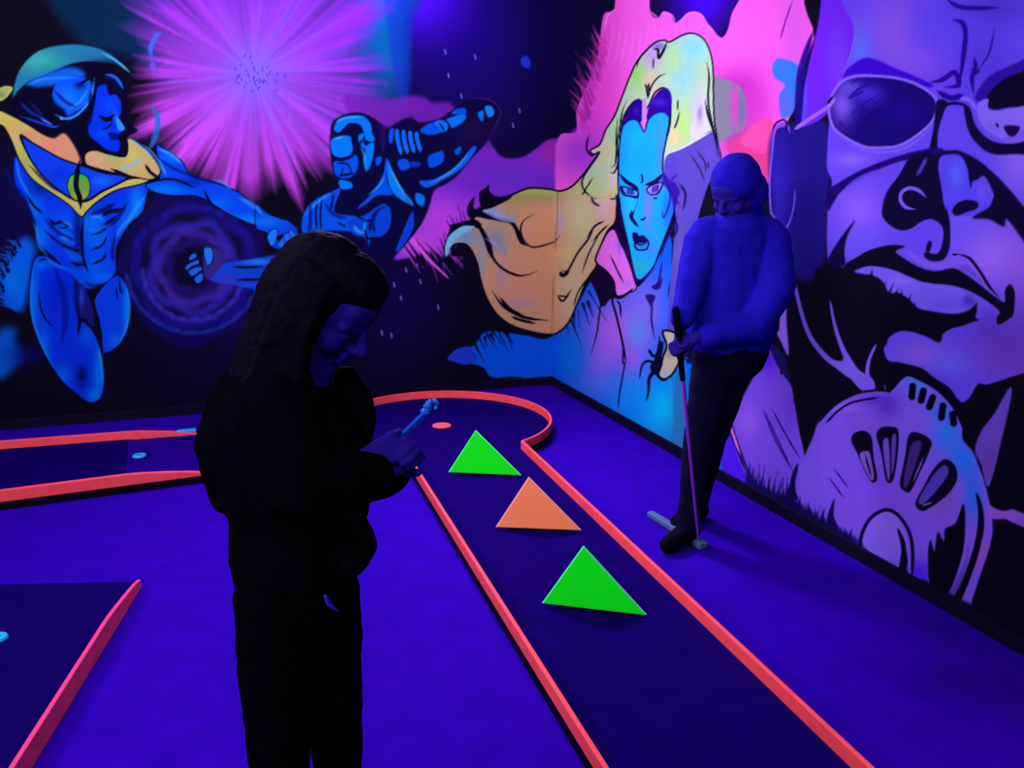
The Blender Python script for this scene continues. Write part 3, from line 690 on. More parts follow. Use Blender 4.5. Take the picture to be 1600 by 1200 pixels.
P([(845,70),(870,15),(915,0),(950,40),(985,120),(960,170),(930,218),(905,170),(870,110)], (104, 62, 206), 2, hl=[(880,40,30,30,(70,50,150),.8)])
L([(875,70),(905,140),(925,220)], (8, 5, 30), 6)
L([(750,210),(790,340),(860,500),(940,700)], INK, 3, taper=.1); L([(775,225),(840,380),(900,560),(960,720)], INK, 2.4, taper=.1)
L([(765,220),(820,360),(870,500),(905,600)], (212, 110, 240), 4, taper=.2)
L([(1032,355),(1100,520),(1195,695)], (36, 8, 130), 2.2); L([(1085,355),(1150,480),(1237,625)], (36, 8, 130), 2.2)
L([(1125,140),(1135,160)], INK, 3); P([(1200,295),(1240,340),(1290,420),(1270,430),(1235,390)], (14, 6, 50), 2)
P([(1225,650),(1215,740),(1200,850),(1160,850),(1180,760),(1195,700)], (18, 10, 90), 2)
fringe([(960,720),(1060,790),(1160,850),(1260,900)], (.1, -1), 26, 22, (20, 12, 100), 6)
P([(940,690),(1000,760),(1080,800),(1160,850),(1271,905),(1271,980),(1100,900),(960,810)], (20, 12, 100), 6)

# ================================================================== giant face with round dark glasses
F(0, 0, 1)
P([(1292,-30),(1700,-60),(1700,1080),(1560,1010),(1500,960),(1300,840),(1255,700),(1240,620),(1225,540),(1215,430),(1205,330),(1203,250),(1212,205),(1240,190),(1250,120),(1272,60)], (9, 5, 26), 2)
P([(1203,240),(1212,205),(1235,195),(1290,190),(1300,250),(1292,330),(1290,400),(1262,440),(1235,420),(1212,370)], (28, 14, 132), 12, hl=[(1215,300,20,90,(44,26,180),.9)])
# skull side and forehead
P([(1292,-40),(1332,-40),(1340,30),(1325,90),(1308,150),(1290,180),(1262,196),(1250,190),(1260,120),(1278,40)], (104, 32, 242), 3, hl=[(1268,60,14,80,(128,24,255),.9),(1310,100,20,60,(120,60,250),.8),(1256,140,5,60,(90,80,255),.9)])
P([(1270,50),(1258,120),(1252,192),(1242,192),(1246,110)], (26, 0, 140), 3, .9)
P([(1338,-40),(1700,-40),(1700,600),(1640,575),(1592,585),(1545,600),(1528,600),(1514,622),(1500,628),(1484,606),(1460,590),(1440,575),(1405,566),(1388,563),(1381,545),(1388,527),(1406,516),(1436,520),(1466,534),(1475,520),(1500,508),(1530,500),(1500,492),(1440,486),(1420,467),(1402,453),(1390,458),(1380,442),(1362,428),(1335,423),(1300,412),(1293,400),(1293,330),(1300,285),(1292,260),(1295,200),(1300,165),(1318,110),(1335,50)],
  (98, 66, 242), 2, hl=[(1400,50,40,60,(150,84,232),.95),(1440,90,40,30,(140,80,236),.8),(1345,80,18,40,(90,110,255),.8),(1480,40,80,60,(92,64,246),.8),(1540,100,50,60,(80,50,220),.8),(1560,10,70,30,(70,44,200),.8),(1340,330,40,40,(142,92,250),.9),(1340,380,40,30,(104,80,246),.7),(1555,400,60,50,(150,100,250),.9),(1500,330,30,40,(110,84,250),.7),(1600,440,40,100,(140,80,220),.7),(1500,470,60,26,(104,80,240),.8),(1440,555,40,22,(130,84,232),.9),(1490,570,40,24,(96,90,250),.8),(1570,560,50,40,(110,60,200),.8),(1600,520,60,60,(86,44,170),.8),(1550,510,40,26,(80,50,190),.7),(1440,600,60,16,(90,50,230),.7),(1590,250,30,50,(140,100,250),.8),(1330,250,30,12,(140,100,245),.8)])
F(1180, 0, 3.529)
P([(470,430),(520,370),(600,320),(670,330),(760,370),(880,420),(980,470),(940,480),(820,440),(680,420),(560,410)], (56, 0, 214), 3)
P([(405,600),(425,520),(480,450),(560,420),(680,420),(800,435),(900,470),(985,530),(1000,590),(975,670),(900,740),(800,800),(700,815),(600,808),(500,760),(430,700)],
  (20, 0, 118), 2, hl=[(480,580,70,110,(116,84,236),1),(620,520,90,60,(70,40,225),.9),(520,480,60,40,(110,80,235),.8),(820,620,90,60,(34,0,170),.5)])
for q, w_ in (([(520,530),(590,480),(680,460)],4),([(510,545),(560,520),(600,500)],5),([(520,640),(600,570),(690,520)],3),([(570,650),(640,590),(690,540)],3),([(430,690),(480,740)],3),([(455,660),(500,710)],3),([(530,465),(560,440),(640,430)],3)):
    L(q, (34, 10, 160), w_)
Lp(spline(tr([(405,600),(425,520),(480,450),(560,420),(680,420),(800,435),(900,470),(985,530),(1000,590),(975,670),(900,740),(800,800),(700,815),(600,808),(500,760),(430,700)]), True, 5), (132, 96, 246), 4.2, True)
L([(470,760),(560,815),(680,840),(800,825),(900,770),(980,690)], (120, 84, 250), 4)
L([(215,715),(300,655),(400,590),(440,540)], (152, 96, 250), 6, taper=.1); L([(395,575),(430,530)], INK, 4)
L([(420,510),(480,420),(540,240),(560,100)], (160, 70, 250), 2.4, a=.7)
# ear wire
L([(192,735),(170,685),(130,690),(104,740),(92,850),(80,1000),(86,1160),(100,1190),(150,1275),(195,1210),(216,1110),(218,1040)], (112, 78, 240), 4, 2, taper=.06)
L([(180,740),(165,665),(115,680),(90,740)], (16, 0, 90), 3)
L([(995,600),(1060,550),(1130,540),(1185,555),(1215,600)], (128, 96, 255), 5, taper=.05); L([(1000,640),(1060,575),(1140,575),(1180,600)], (18, 0, 90), 5)
# right lens and brow
P([(1215,520),(1290,420),(1390,370),(1520,310),(1560,300),(1560,380),(1480,390),(1340,460),(1290,540),(1225,560)], (44, 12, 160), 4)
P([(1285,590),(1280,530),(1350,450),(1440,405),(1560,380),(1560,590),(1420,590),(1330,605)], (10, 3, 40), 2.5)
P([(1220,610),(1235,565),(1285,545),(1285,600),(1340,612),(1420,596),(1560,585),(1560,720),(1450,720),(1400,745),(1360,762),(1300,735),(1250,690)], (128, 96, 246), 2, hl=[(1300,700,40,30,(110,90,240),.8),(1500,640,60,40,(140,100,255),.8)])
L([(1330,680),(1340,700)], INK, 4); P([(1370,700),(1400,690),(1460,700),(1430,750),(1395,745)], (18, 4, 70), 2)
P([(1150,590),(1185,595),(1210,680),(1260,745),(1330,785),(1440,790),(1560,760),(1560,850),(1440,850),(1310,850),(1230,800),(1175,720)], (12, 2, 52), 2.5)
# frown lines
for q, w_ in (([(1085,110),(1140,125),(1160,190),(1145,330),(1125,480)],8),([(960,455),(1030,440),(1100,400),(1120,470),(1040,480)],8),([(1320,160),(1290,290),(1235,380)],2.6),([(1205,310),(1215,370),(1195,430),(1205,520)],7),([(1050,-10),(1120,35),(1220,45),(1350,42)],7),([(1185,380),(1230,390),(1195,420)],5),([(1000,500),(1080,540),(1150,520)],9)):
    L(q, (36, 4, 150), w_, soft=2)
# nose and cheek shadows
P([(1000,560),(1060,560),(1040,620),(1010,720),(1010,820),(1060,830),(1120,830),(1210,870),(1300,940),(1390,1030),(1490,1150),(1560,1240),(1560,1340),(1480,1220),(1380,1150),(1330,1100),(1260,970),(1180,1040),(1170,930),(1110,860),(1030,860),(1010,930),(1040,1080),(1060,1180),(1000,1220),(965,1100),(970,900),(960,830),(985,700)], (12, 2, 58), 3)
P([(400,1050),(440,1020),(560,950),(700,890),(860,840),(990,815),(1040,830),(960,860),(800,890),(690,930),(560,990),(470,1060),(430,1120),(400,1160)], (24, 2, 110), 3)
L([(500,1030),(600,970),(690,935)], (90, 60, 230), 5, soft=3)
P([(700,1150),(725,1060),(790,970),(860,860),(960,840),(985,900),(1000,1000),(1060,1160),(1075,1260),(1070,1370),(1040,1430),(980,1445),(935,1420),(940,1390),(1000,1400),(1030,1350),(1035,1260),(980,1210),(920,1220),(860,1260),(800,1270),(740,1240),(705,1200)], (10, 2, 48), 2)
L([(945,1090),(900,1050),(850,1038),(808,1060),(802,1105),(830,1142),(882,1155)], (122, 86, 250), 5.5, taper=.15)
L([(890,970),(920,920),(945,870)], (92, 60, 230), 6, soft=3, a=.8)
P([(940,1380),(955,1330),(975,1340),(960,1390)], (10, 2, 48), 2)
P([(1030,900),(1090,850),(1150,880),(1180,1000),(1190,1060),(1200,1000),(1260,1000),(1295,1060),(1285,1130),(1220,1185),(1120,1190),(1050,1150),(1030,1040)], (84, 64, 246), 3, hl=[(1110,960,40,70,(84,96,255),.9),(1250,1060,30,60,(110,80,240),.8)])
P([(1085,1165),(1115,1120),(1170,1102),(1225,1115),(1222,1150),(1160,1172),(1110,1190)], (12, 2, 52), 2)
P([(1200,1200),(1290,1140),(1330,1060),(1400,1080),(1500,1200),(1560,1290),(1560,1420),(1480,1330),(1390,1210),(1370,1250),(1290,1210)], (10, 3, 44), 4)
# mouth
F(1180, 300, 3.529)
P([(400,380),(440,300),(500,215),(548,160),(505,250),(492,330),(494,400),(440,420)], (12, 4, 60), 3)
P([(500,395),(560,360),(620,325),(720,296),(780,292),(825,302),(775,328),(830,372),(920,420),(1000,436),(1090,420),(1150,446),(1240,510),(1320,575),(1375,606),(1378,540),(1408,508),(1432,560),(1424,670),(1400,700),(1340,732),(1332,690),(1345,655),(1230,572),(1100,520),(940,500),(860,472),(760,430),(640,408),(560,430),(480,440)], (8, 3, 30), 2)
P([(820,320),(900,350),(960,380),(1050,380),(1110,360),(1090,400),(1000,425),(920,405)], (124, 80, 240), 4, .8)
L([(1110,342),(1180,365),(1240,440),(1290,520),(1350,590)], (10, 3, 40), 5)
L([(1090,345),(1110,345)], INK, 4)
P([(1120,420),(1170,400),(1230,460),(1260,510),(1180,460)], (80, 60, 200), 4, .7)
P([(330,430),(540,450),(640,452),(700,490),(735,560),(780,540),(850,590),(900,640),(1000,660),(1100,672),(1180,650),(1220,600),(1210,700),(1130,742),(1000,760),(1030,800),(1010,830),(940,795),(820,765),(740,800),(700,860),(500,900),(400,700)], (9, 4, 26), 3)
P([(550,440),(600,415),(660,412),(760,432),(860,474),(940,502),(1100,522),(1200,560),(1225,590),(1190,640),(1090,668),(1000,658),(900,636),(850,590),(790,555),(740,555),(710,495),(650,460),(600,452)], (112, 84, 242), 3, hl=[(800,490,60,30,(140,100,246),.8),(1050,620,100,40,(96,76,236),.8),(1180,600,40,40,(50,40,170),.8)])
fringe([(640,460),(720,530),(800,570),(880,620)], (.2, -1), 8, 8, (9, 4, 26), 4)
# hair wisps and neck lines
P([(183,335),(180,420),(176,560),(172,700),(184,898),(140,820),(100,742),(132,765),(138,600),(152,410)], (140, 96, 244), 1.8)
L([(205,300),(203,400),(225,540),(262,690),(310,810),(390,910),(470,970),(560,1040)], (122, 84, 244), 3, 10, taper=.08)
L([(412,595),(440,740),(480,860),(530,960),(600,1060)], (124, 86, 244), 3, 11, taper=.06)
L([(668,838),(630,920),(618,1000),(640,1085)], (124, 86, 244), 3, 8, taper=.08)
P([(420,930),(480,930),(500,880),(570,980),(640,1020),(660,1085),(590,1095),(500,1000)], (122, 86, 244), 2)
F(1180, 560, 3)
# round shield, vents and hub
P([(190,600),(215,500),(270,370),(300,290),(370,225),(450,180),(530,152),(600,150),(640,150),(700,90),(760,90),(860,150),(940,225),(970,300),(972,380),(1020,440),(1060,540),(1090,640),(1112,760),(1105,860),(1060,1000),(1020,1120),(985,1190),(800,1060),(500,900),(250,740)],
  (122, 78, 242), 2.5, hl=[(900,360,70,90,(40,116,255),1),(980,480,60,90,(30,110,255),1),(1020,640,44,110,(36,104,250),.95),(760,130,60,50,(60,120,250),.9),(880,250,60,50,(50,110,250),.9),(600,300,130,80,(130,80,240),.7),(560,620,130,80,(130,74,252),.8),(680,420,120,100,(110,90,240),.6),(860,640,90,100,(120,80,190),.8),(620,220,60,60,(80,50,210),.8),(560,200,60,30,(84,44,220),.6),(760,1010,90,60,(74,24,255),.9),(300,560,90,80,(118,86,246),.7),(1060,900,40,90,(150,80,220),.8),(420,230,90,20,(140,100,240),.7)])
L([(330,305),(390,245),(460,205),(585,182)], (12, 3, 60), 3.5, taper=.1); L([(290,310),(360,230),(450,172),(560,150),(640,155)], INK, 3.5, taper=.1)
L([(610,150),(610,90)], (120, 86, 240), 3)
P([(600,30),(720,50),(830,90),(930,170),(985,240),(975,330),(930,240),(860,160),(770,105),(700,85),(640,150),(615,150)], (8, 4, 26), 2)
for x, y, w_, h_, r_ in ((736,155,11,30,4),(783,175,11,28,14),(824,205,11,28,20),(876,250,11,33,8),(928,283,11,26,-8)):
    ca, sa = math.sin(math.radians(r_)), math.cos(math.radians(r_))
    L([(x + ca * h_ * 1.1, y - sa * h_ * 1.1), (x - ca * h_ * 1.1, y + sa * h_ * 1.1)], (8, 4, 30), w_, taper=.08)
SL = (12, 5, 36)
P([(450,385),(465,350),(510,340),(545,370),(556,470),(572,560),(550,582),(520,540),(480,450)], SL, 1.6); P([(490,455),(530,435),(545,480),(556,560),(535,560)], (130, 88, 215), 1.5); L([(515,450),(545,560)], SL, 3)
P([(568,360),(590,325),(640,320),(672,340),(668,450),(650,560),(630,585),(610,560),(592,450)], SL, 1.6); P([(598,400),(625,385),(632,540),(620,560)], (110, 76, 210), 1.5); P([(640,380),(660,360),(655,470),(640,540)], (90, 60, 180), 1.5)
P([(720,360),(765,348),(825,385),(815,440),(770,540),(730,620),(705,625),(678,590),(700,470)], SL, 1.6); P([(735,400),(780,395),(750,500),(712,600),(695,585),(712,480)], (66, 34, 130), 2); L([(790,460),(740,580)], (110, 80, 220), 2.5)
P([(835,520),(890,472),(938,505),(945,570),(900,640),(820,700),(780,715),(750,680),(790,600)], SL, 1.6); P([(800,600),(850,530),(890,500),(905,540),(850,620),(790,680),(765,670)], (76, 56, 190), 2); L([(780,690),(830,675)], (120, 86, 230), 2.5)
P([(975,680),(985,760),(975,900),(930,1050),(890,1110),(820,1060),(810,920),(822,850),(840,905),(855,815),(885,855),(890,800),(940,770)], (8, 4, 26), 2)
P([(1035,630),(1065,690),(1072,800),(1040,940),(985,1090),(950,1150),(925,1130),(985,1000),(1030,860),(1045,740)], (8, 4, 26), 2)
P([(985,950),(1000,880),(985,1000),(940,1100),(905,1110),(940,1040)], (84, 50, 180), 5, .8)
P([(500,890),(505,830),(545,750),(610,718),(660,740),(700,800),(715,880),(730,1000),(680,1000),(560,930)], (136, 98, 246), 2, hl=[(560,880,60,60,(120,90,246),.7),(600,980,90,40,(84,70,250),.9)])
L([(494,900),(498,830),(540,750),(610,710),(670,735),(720,810),(738,900),(735,1020)], (10, 2, 60), 5.5, taper=.05)
P([(665,795),(700,850),(715,930),(715,1020),(670,1010),(685,900)], (10, 3, 44), 1.6); L([(705,870),(718,940),(712,1000)], (110, 84, 240), 2)
L([(345,555),(415,655)], (34, 4, 120), 2.2); L([(368,515),(440,612)], (34, 4, 120), 2.2)
P([(372,658),(368,740),(390,800),(340,790),(345,720)], (14, 6, 70), 2); P([(195,500),(185,600),(200,660),(150,650),(165,590)], (14, 6, 70), 2)
fringe([(160,690),(260,740),(340,790),(440,850)], (.1, -1), 24, 16, (16, 8, 80), 7)
P([(100,640),(200,680),(300,740),(400,800),(480,850),(520,930),(300,850),(100,740)], (16, 8, 84), 9, .9)
P([(180,190),(215,240),(250,320),(268,335),(240,310),(205,270)], INK, 2); L([(40,240),(110,390),(172,520)], (30, 6, 120), 2); L([(80,240),(140,350),(210,470)], (30, 6, 120), 2)
P([(1190,140),(1200,180),(1160,360),(1095,600),(1060,500),(1030,430),(1060,340),(1120,260)], (100, 64, 200), 3, hl=[(1100,480,40,80,(96,56,170),.8)])
P([(1095,690),(1160,715),(1260,695),(1400,700),(1400,760),(1260,745),(1290,850),(1270,870),(1230,800),(1180,755),(1110,750)], (140, 78, 220), 2.5)
F(0, 0, 1)
P([(1440,905),(1480,925),(1540,955),(1640,1000),(1640,1040),(1500,960),(1440,925)], (10, 5, 34), 5, .9)

# dry-brush grain over both pictures
for W in (WL, WR):
    g = vnoise(W.x * .35 + 9 * vnoise(W.y * .03, 8), 21) * .6 + vnoise(W.y * .5 + 14 * vnoise(W.x * .06, 9), 22) * .4
    W.c *= (0.985 + .03 * g)[:, None]
    W.c = np.clip(W.c, 0, 255)

pm = bpy.data.materials.new('mural_paint')
pm.use_nodes = True
nt = pm.node_tree
pb = nt.nodes['Principled BSDF']
pa = nt.nodes.new('ShaderNodeAttribute')
pa.attribute_name = 'pigment'
nt.links.new(pa.outputs['Color'], pb.inputs['Base Color'])
pb.inputs['Roughness'].default_value = 0.85
pb.inputs['Specular IOR Level'].default_value = 0.03
WL.finish(pm, 'left wall painted with a pink starburst and two blue comic-style figures')
WR.finish(pm, 'right wall painted with a long-haired blue-faced woman and a giant purple face in round dark glasses')
# ------------------------------------------------------------------ baseboards
bb = mat('black_baseboard', (12, 6, 34), 0.6)
def board(name, d, n, length, label):
    a = CORNER.copy(); b = CORNER + d * length
    poly = [a, b, b + n * 0.014, a + n * 0.014]
    o = from_bm(name, prism(poly, 0, 0.055), bb, bevel=0.002)
    tag(o, label, kind='structure')
NR = Vector((-DR.y, DR.x, 0)); NR = NR if NR.x < 0 else -NR
NL = Vector((-DL.y, DL.x, 0)); NL = NL if NL.y < 0 else -NL
board('baseboard_right', DR, NR, LR, 'black baseboard under the right mural')
board('baseboard_left', DL, NL, LL, 'black baseboard under the left mural')

# ------------------------------------------------------------------ golf lanes
LANE = mat('navy_lane_felt', (20, 2, 98), 0.95, 0.12, 14, 0.2, spec=0.0)
BLACK = mat('black_lane_side', (8, 4, 16), 0.7)
RAIL = mat('fluorescent_coral_rail_paint', (275, 78, 98), 0.6, 0.10, 30, 0.15, spec=0.1)
SURF = 0.040
RTOP = 0.088

def rail(name, pts, width, z0, z1, parent, m=RAIL, ztop=None, closed_end=True):
    """a wooden border strip following a plan path, its ends may be cut down (ztop list)"""
    bm = bmesh.new()
    n = len(pts)
    rows = []
    for i, p in enumerate(pts):
        p = Vector((p[0], p[1], 0))
        a = Vector((*pts[max(i - 1, 0)][:2], 0)); b = Vector((*pts[min(i + 1, n - 1)][:2], 0))
        d = (b - a).normalized(); q = Vector((-d.y, d.x, 0)) * width / 2
        zt = ztop[i] if ztop else z1
        rows.append([bm.verts.new((p.x - q.x, p.y - q.y, z0)), bm.verts.new((p.x + q.x, p.y + q.y, z0)),
                     bm.verts.new((p.x + q.x, p.y + q.y, zt)), bm.verts.new((p.x - q.x, p.y - q.y, zt))])
    for i in range(n - 1):
        for k in range(4):
            l = (k + 1) % 4
            bm.faces.new((rows[i][k], rows[i][l], rows[i + 1][l], rows[i + 1][k]))
    bm.faces.new(rows[0]); bm.faces.new(rows[-1][::-1])
    return from_bm(name, bm, m, parent, bevel=0.003)

# main lane: straight run that opens into a round green
d = Vector((0.300, -0.954, 0)).normalized()
nrm = Vector((0.954, 0.300, 0)).normalized()
hole = Vector((-0.385, 4.70, 0))
R0, HW = 0.590, 0.287
al = math.sqrt(R0 ** 2 - HW ** 2)
lane = empty('golf_lane', (hole.x, hole.y, 0), 'long dark mini golf lane with coral rails and a round far end', 'golf lane', 'mini golf lanes')
def gp(a, s): return hole + d * a + nrm * s
arc = []
a0 = math.atan2(HW, al)
for k in range(61):
    t = a0 + (2 * math.pi - 2 * a0) * k / 60
    arc.append(gp(R0 * math.cos(t), R0 * math.sin(t)))
END = 4.15
outline = [gp(END, HW + 0.014)] + [hole + (p - hole) * (1 + 0.014 / R0) for p in arc] + [gp(END, -HW - 0.014)]
from_bm('lane_base', prism(outline, 0, SURF - 0.003), BLACK, lane)
inner = [gp(END, HW)] + arc + [gp(END, -HW)]
inner2 = [(hole + (p - hole) * 0.998) for p in inner]
from_bm('putting_surface', prism(inner2, SURF - 0.004, SURF), LANE, lane)
TW = 0.014
def off(p, s): return p + nrm * s
rail('border_rail', [gp(al + (END - al) * k / 16, HW + TW / 2) for k in range(17)], TW, SURF - 0.002, RTOP - 0.004, lane)
rail('border_rail', [gp(al + (END - al) * k / 16, -HW - TW / 2) for k in range(17)], TW, SURF - 0.002, RTOP - 0.004, lane)
arc2 = [hole + (p - hole) * ((R0 + TW / 2) / R0) for p in arc]
cr = rail('curved_border_rail', arc2, TW, SURF - 0.002, RTOP - 0.004, lane)
tag(cr, 'curved coral rail around the round end')
# cup: coral ring and disc set in the felt
bm = bmesh.new()
bmesh.ops.create_cone(bm, cap_ends=True, segments=40, radius1=0.052, radius2=0.050, depth=0.004)
bmesh.ops.translate(bm, verts=bm.verts, vec=(hole.x, hole.y, SURF + 0.0018))
cup = from_bm('hole_cup', bm, mat('coral_cup', (255, 92, 96), 0.6), lane)
tag(cup, 'coral oval target ring')

# lane at the left: its open end slopes down to the floor
lane2 = empty('golf_lane', (-1.9, 4.15, 0), 'dark lane with two low coral rails along the foot of the left mural', 'golf lane', 'mini golf lanes')
A, B = on_floor(0, 795), on_floor(322, 752)             # foot of the front side
dd = (B - A).normalized(); B = B + dd * 0.0
A = A - dd * 1.2
Bk1, Bk0 = on_floor(308, 678, SURF), on_floor(0, 702, SURF)
db = (Bk1 - Bk0).normalized(); Bk0 = Bk0 - db * 1.2
for v in (Bk1, Bk0): v.z = 0
ramp = 0.34
quad_lo = [A, B - dd * ramp, Bk1 - db * ramp, Bk0]
bm = prism(quad_lo, 0, SURF - 0.004); from_bm('lane_base', bm, BLACK, lane2)
from_bm('putting_surface', prism(quad_lo, SURF - 0.004, SURF), LANE, lane2)
o = from_bm('entry_ramp', prism([B - dd * ramp, B, Bk1, Bk1 - db * ramp], 0, [SURF, 0.004, 0.004, SURF]), mat('blue_violet_ramp_felt', (36, 1, 145), 0.95, 0.1, 14, 0.2, spec=0.0), lane2)
def wood_end(pt, direction, n=22, cut=0.26):
    L0 = (pt[1] - pt[0]).length
    ts = [k / n for k in range(n + 1)]
    return [pt[0] + (pt[1] - pt[0]) * t for t in ts], [RTOP if (1 - t) * L0 > cut else 0.050 + (RTOP - 0.050) * ((1 - t) * L0 / cut) ** .7 for t in ts]
n1 = Vector((dd.y, -dd.x, 0)); n1 = n1 if n1.y < 0 else -n1
pts, zt = wood_end((A + n1 * .012, B + n1 * .012), dd, 30, 0.30)
rail('border_rail', pts, 0.024, SURF - 0.004, RTOP, lane2, ztop=zt)
pts, zt = wood_end((Bk0 - n1 * .012, Bk1 - n1 * .012), db, 30, 0.30)
rail('border_rail', pts, 0.024, SURF - 0.006, RTOP - .01, lane2, ztop=[z - .008 for z in zt])
o = rail('side_skirt', [A + n1 * .011, B + n1 * .011], 0.022, 0, SURF - 0.005, lane2, BLACK)

# lane at the lower left, only its corner in view
lane3 = empty('golf_lane', (-1.5, 2.4, 0), 'dark lane corner with one coral rail at the lower left of the floor', 'golf lane', 'mini golf lanes')
S3 = 0.022
c3 = on_floor(212, 918); e3 = on_floor(30, 1212); w3 = on_floor(0, 922)
dr3 = (e3 - c3).normalized(); dw3 = (w3 - c3).normalized()
E3 = c3 + dr3 * 1.6; W3 = c3 + dw3 * 1.2
n3 = Vector((-dr3.y, dr3.x, 0)); n3 = n3 if n3.x > 0 else -n3
from_bm('putting_surface', prism([c3, E3, E3 + dw3 * 1.2, W3], 0, S3), mat('navy_lane_felt_low', (18, 1, 92), 0.95, 0.12, 14, 0.2, spec=0.0), lane3)
pts, zt = wood_end((E3 + n3 * .014, c3 + n3 * .014), dr3, 30, 0.34)
zt = [z - 0.020 for z in zt]
rail('border_rail', pts, 0.014, 0.0, .068, lane3, mat('worn_magenta_coral_rail_paint', (262, 66, 140), 0.6, 0.12, 24, 0.2), ztop=zt)

# ------------------------------------------------------------------ triangular obstacles
def triangle(pa, pb, pc, col, edgecol, label, name):
    """board standing on the lane: base corners pa, pb and apex pc in the photo's frame"""
    a, b = on_floor(*pa, SURF + 0.012), on_floor(*pb, SURF + 0.012)
    mid = (a + b) / 2
    base_d = (b - a).normalized()
    back = Vector((-base_d.y, base_d.x, 0)); back = back if back.y > 0 else -back
    Ya = mid.y + 0.062
    ap = at(pc[0], pc[1], Ya)
    t = empty('triangle_obstacle', (mid.x, mid.y, SURF), label, 'obstacle', 'triangle obstacles on the long lane')
    n = (b - a).cross(ap - a).normalized()
    if n.y < 0: n = -n
    th = 0.016
    def bod(name, cen, k, t0, t1, m, bevel):
        bm = bmesh.new()
        g = (a + b + ap) / 3
        q = [g + (p - g) * k for p in (a, b, ap)]
        f = [bm.verts.new(p + n * t0) for p in q]; r = [bm.verts.new(p + n * t1) for p in q]
        bm.faces.new(f); bm.faces.new(r[::-1])
        for i in range(3):
            j = (i + 1) % 3
            bm.faces.new((f[i], r[i], r[j], f[j]))
        return from_bm(name, bm, m, t, bevel=bevel)
    bod('panel', None, 0.965, -0.001, 0.006, mat(name + '_face', col, 0.6, 0.03, 8), 0.001)
    e = bod('backlit_edge', None, 1.0, 0.0005, th, mat(name + '_edge', edgecol, 0.5), 0.003)  # paler colour paints in the light catching the board's edges
    e['label'] = 'bevelled edge, its backlit highlight painted pale'
    # low foot block that carries the board just clear of the felt
    l = (b - a).length * 0.36
    c0 = mid + back * 0.012
    foot = [c0 - base_d * l, c0 + base_d * l, c0 + base_d * l + back * 0.045, c0 - base_d * l + back * 0.045]
    f = from_bm('foot_block', prism(foot, SURF, SURF + 0.020), BLACK, t, bevel=0.002)
triangle((700, 738), (815, 743), (743, 672), (0, 250, 0), (100, 255, 165), 'green triangle obstacle farthest from the camera, next to the coral cup', 'green_triangle')
triangle((774, 824), (909, 829), (826, 745), (285, 142, 100), (275, 170, 175), 'orange triangle obstacle standing between the two green ones', 'orange_triangle')
triangle((846, 943), (1011, 962), (911, 853), (0, 250, 22), (100, 255, 185), 'largest green triangle obstacle, nearest the camera on the long lane', 'bright_green_triangle')

# ------------------------------------------------------------------ small pale-blue markers on the left lanes
CY = mat('pale_blue_fluorescent_plastic', (40, 170, 255), 0.5, 0.06, 60, 0.1)
def disc(px, py, z, rx, label):
    c = on_floor(px, py, z)
    bm = bmesh.new()
    bmesh.ops.create_cone(bm, cap_ends=True, segments=36, radius1=rx, radius2=rx * .86, depth=0.010)
    bmesh.ops.translate(bm, verts=bm.verts, vec=(0, 0, 0.005))
    o = from_bm('marker_disc', bm, CY, bevel=0.002)
    o.location = c
    bm = bmesh.new()
    bmesh.ops.create_cone(bm, cap_ends=True, segments=24, radius1=rx * .3, radius2=rx * .3, depth=0.002)
    bmesh.ops.translate(bm, verts=bm.verts, vec=(0, 0, 0.0105))
    k = from_bm('centre_dimple', bm, mat('deeper_blue_plastic', (24, 120, 250), 0.5), o)
    k.matrix_parent_inverse = Matrix(); 
    tag(o, label, 'marker disc', 'pale blue marker discs')
disc(218, 713, SURF, 0.034, 'small glowing pale blue disc in the middle of the left lane')
disc(-3, 998, S3, 0.030, 'pale blue disc cut off by the left edge of the photo')
# stacked pale-blue strip at the end of the back rail
c0, c1 = on_floor(277, 683, 0.03), on_floor(307, 680, 0.03)
dv = (c1 - c0).normalized(); nv = Vector((-dv.y, dv.x, 0))
blk = empty('strip_block', (c0.x, c0.y, 0.02), 'double pale blue strip lying against the end of the back rail', 'block')
blk.location.z = 0.0
for k, z in enumerate((0.026, 0.046)):
    q = [c0, c1, c1 + nv * .03, c0 + nv * .03]
    from_bm('strip', prism(q, z, z + 0.017), CY if k else mat('blue_strip', (10, 110, 250), 0.5), blk, bevel=0.004)

# ------------------------------------------------------------------ figures
def capsule(bm, p0, r0, p1, r1, flat=None, seg=18):
    """closed tapered limb with round ends; flat = (axis vector, factor) squashes its section"""
    p0, p1 = Vector(p0), Vector(p1)
    ax = p1 - p0; Ln = ax.length
    if Ln < 1e-5: ax = Vector((0, 0, 1)); Ln = 1e-4
    z = ax.normalized()
    if flat:
        x = (Vector(flat[0]) - z * z.dot(Vector(flat[0]))).normalized()
    else:
        x = z.orthogonal().normalized()
    y = z.cross(x)
    fx = flat[1] if flat else 1.0
    rings = []
    prof = [(-math.cos(math.radians(t)) * r0, math.sin(math.radians(t)) * r0) for t in (12, 35, 60, 90)]
    prof += [(Ln + math.cos(math.radians(t)) * r1, math.sin(math.radians(t)) * r1) for t in (90, 60, 35, 12)]
    for h, r in prof:
        rings.append([bm.verts.new(p0 + z * h + x * (r * fx * math.cos(2 * math.pi * k / seg)) + y * (r * math.sin(2 * math.pi * k / seg))) for k in range(seg)])
    for i in range(len(rings) - 1):
        for k in range(seg):
            l = (k + 1) % seg
            bm.faces.new((rings[i][k], rings[i][l], rings[i + 1][l], rings[i + 1][k]))
    bm.faces.new(rings[0][::-1]); bm.faces.new(rings[-1])

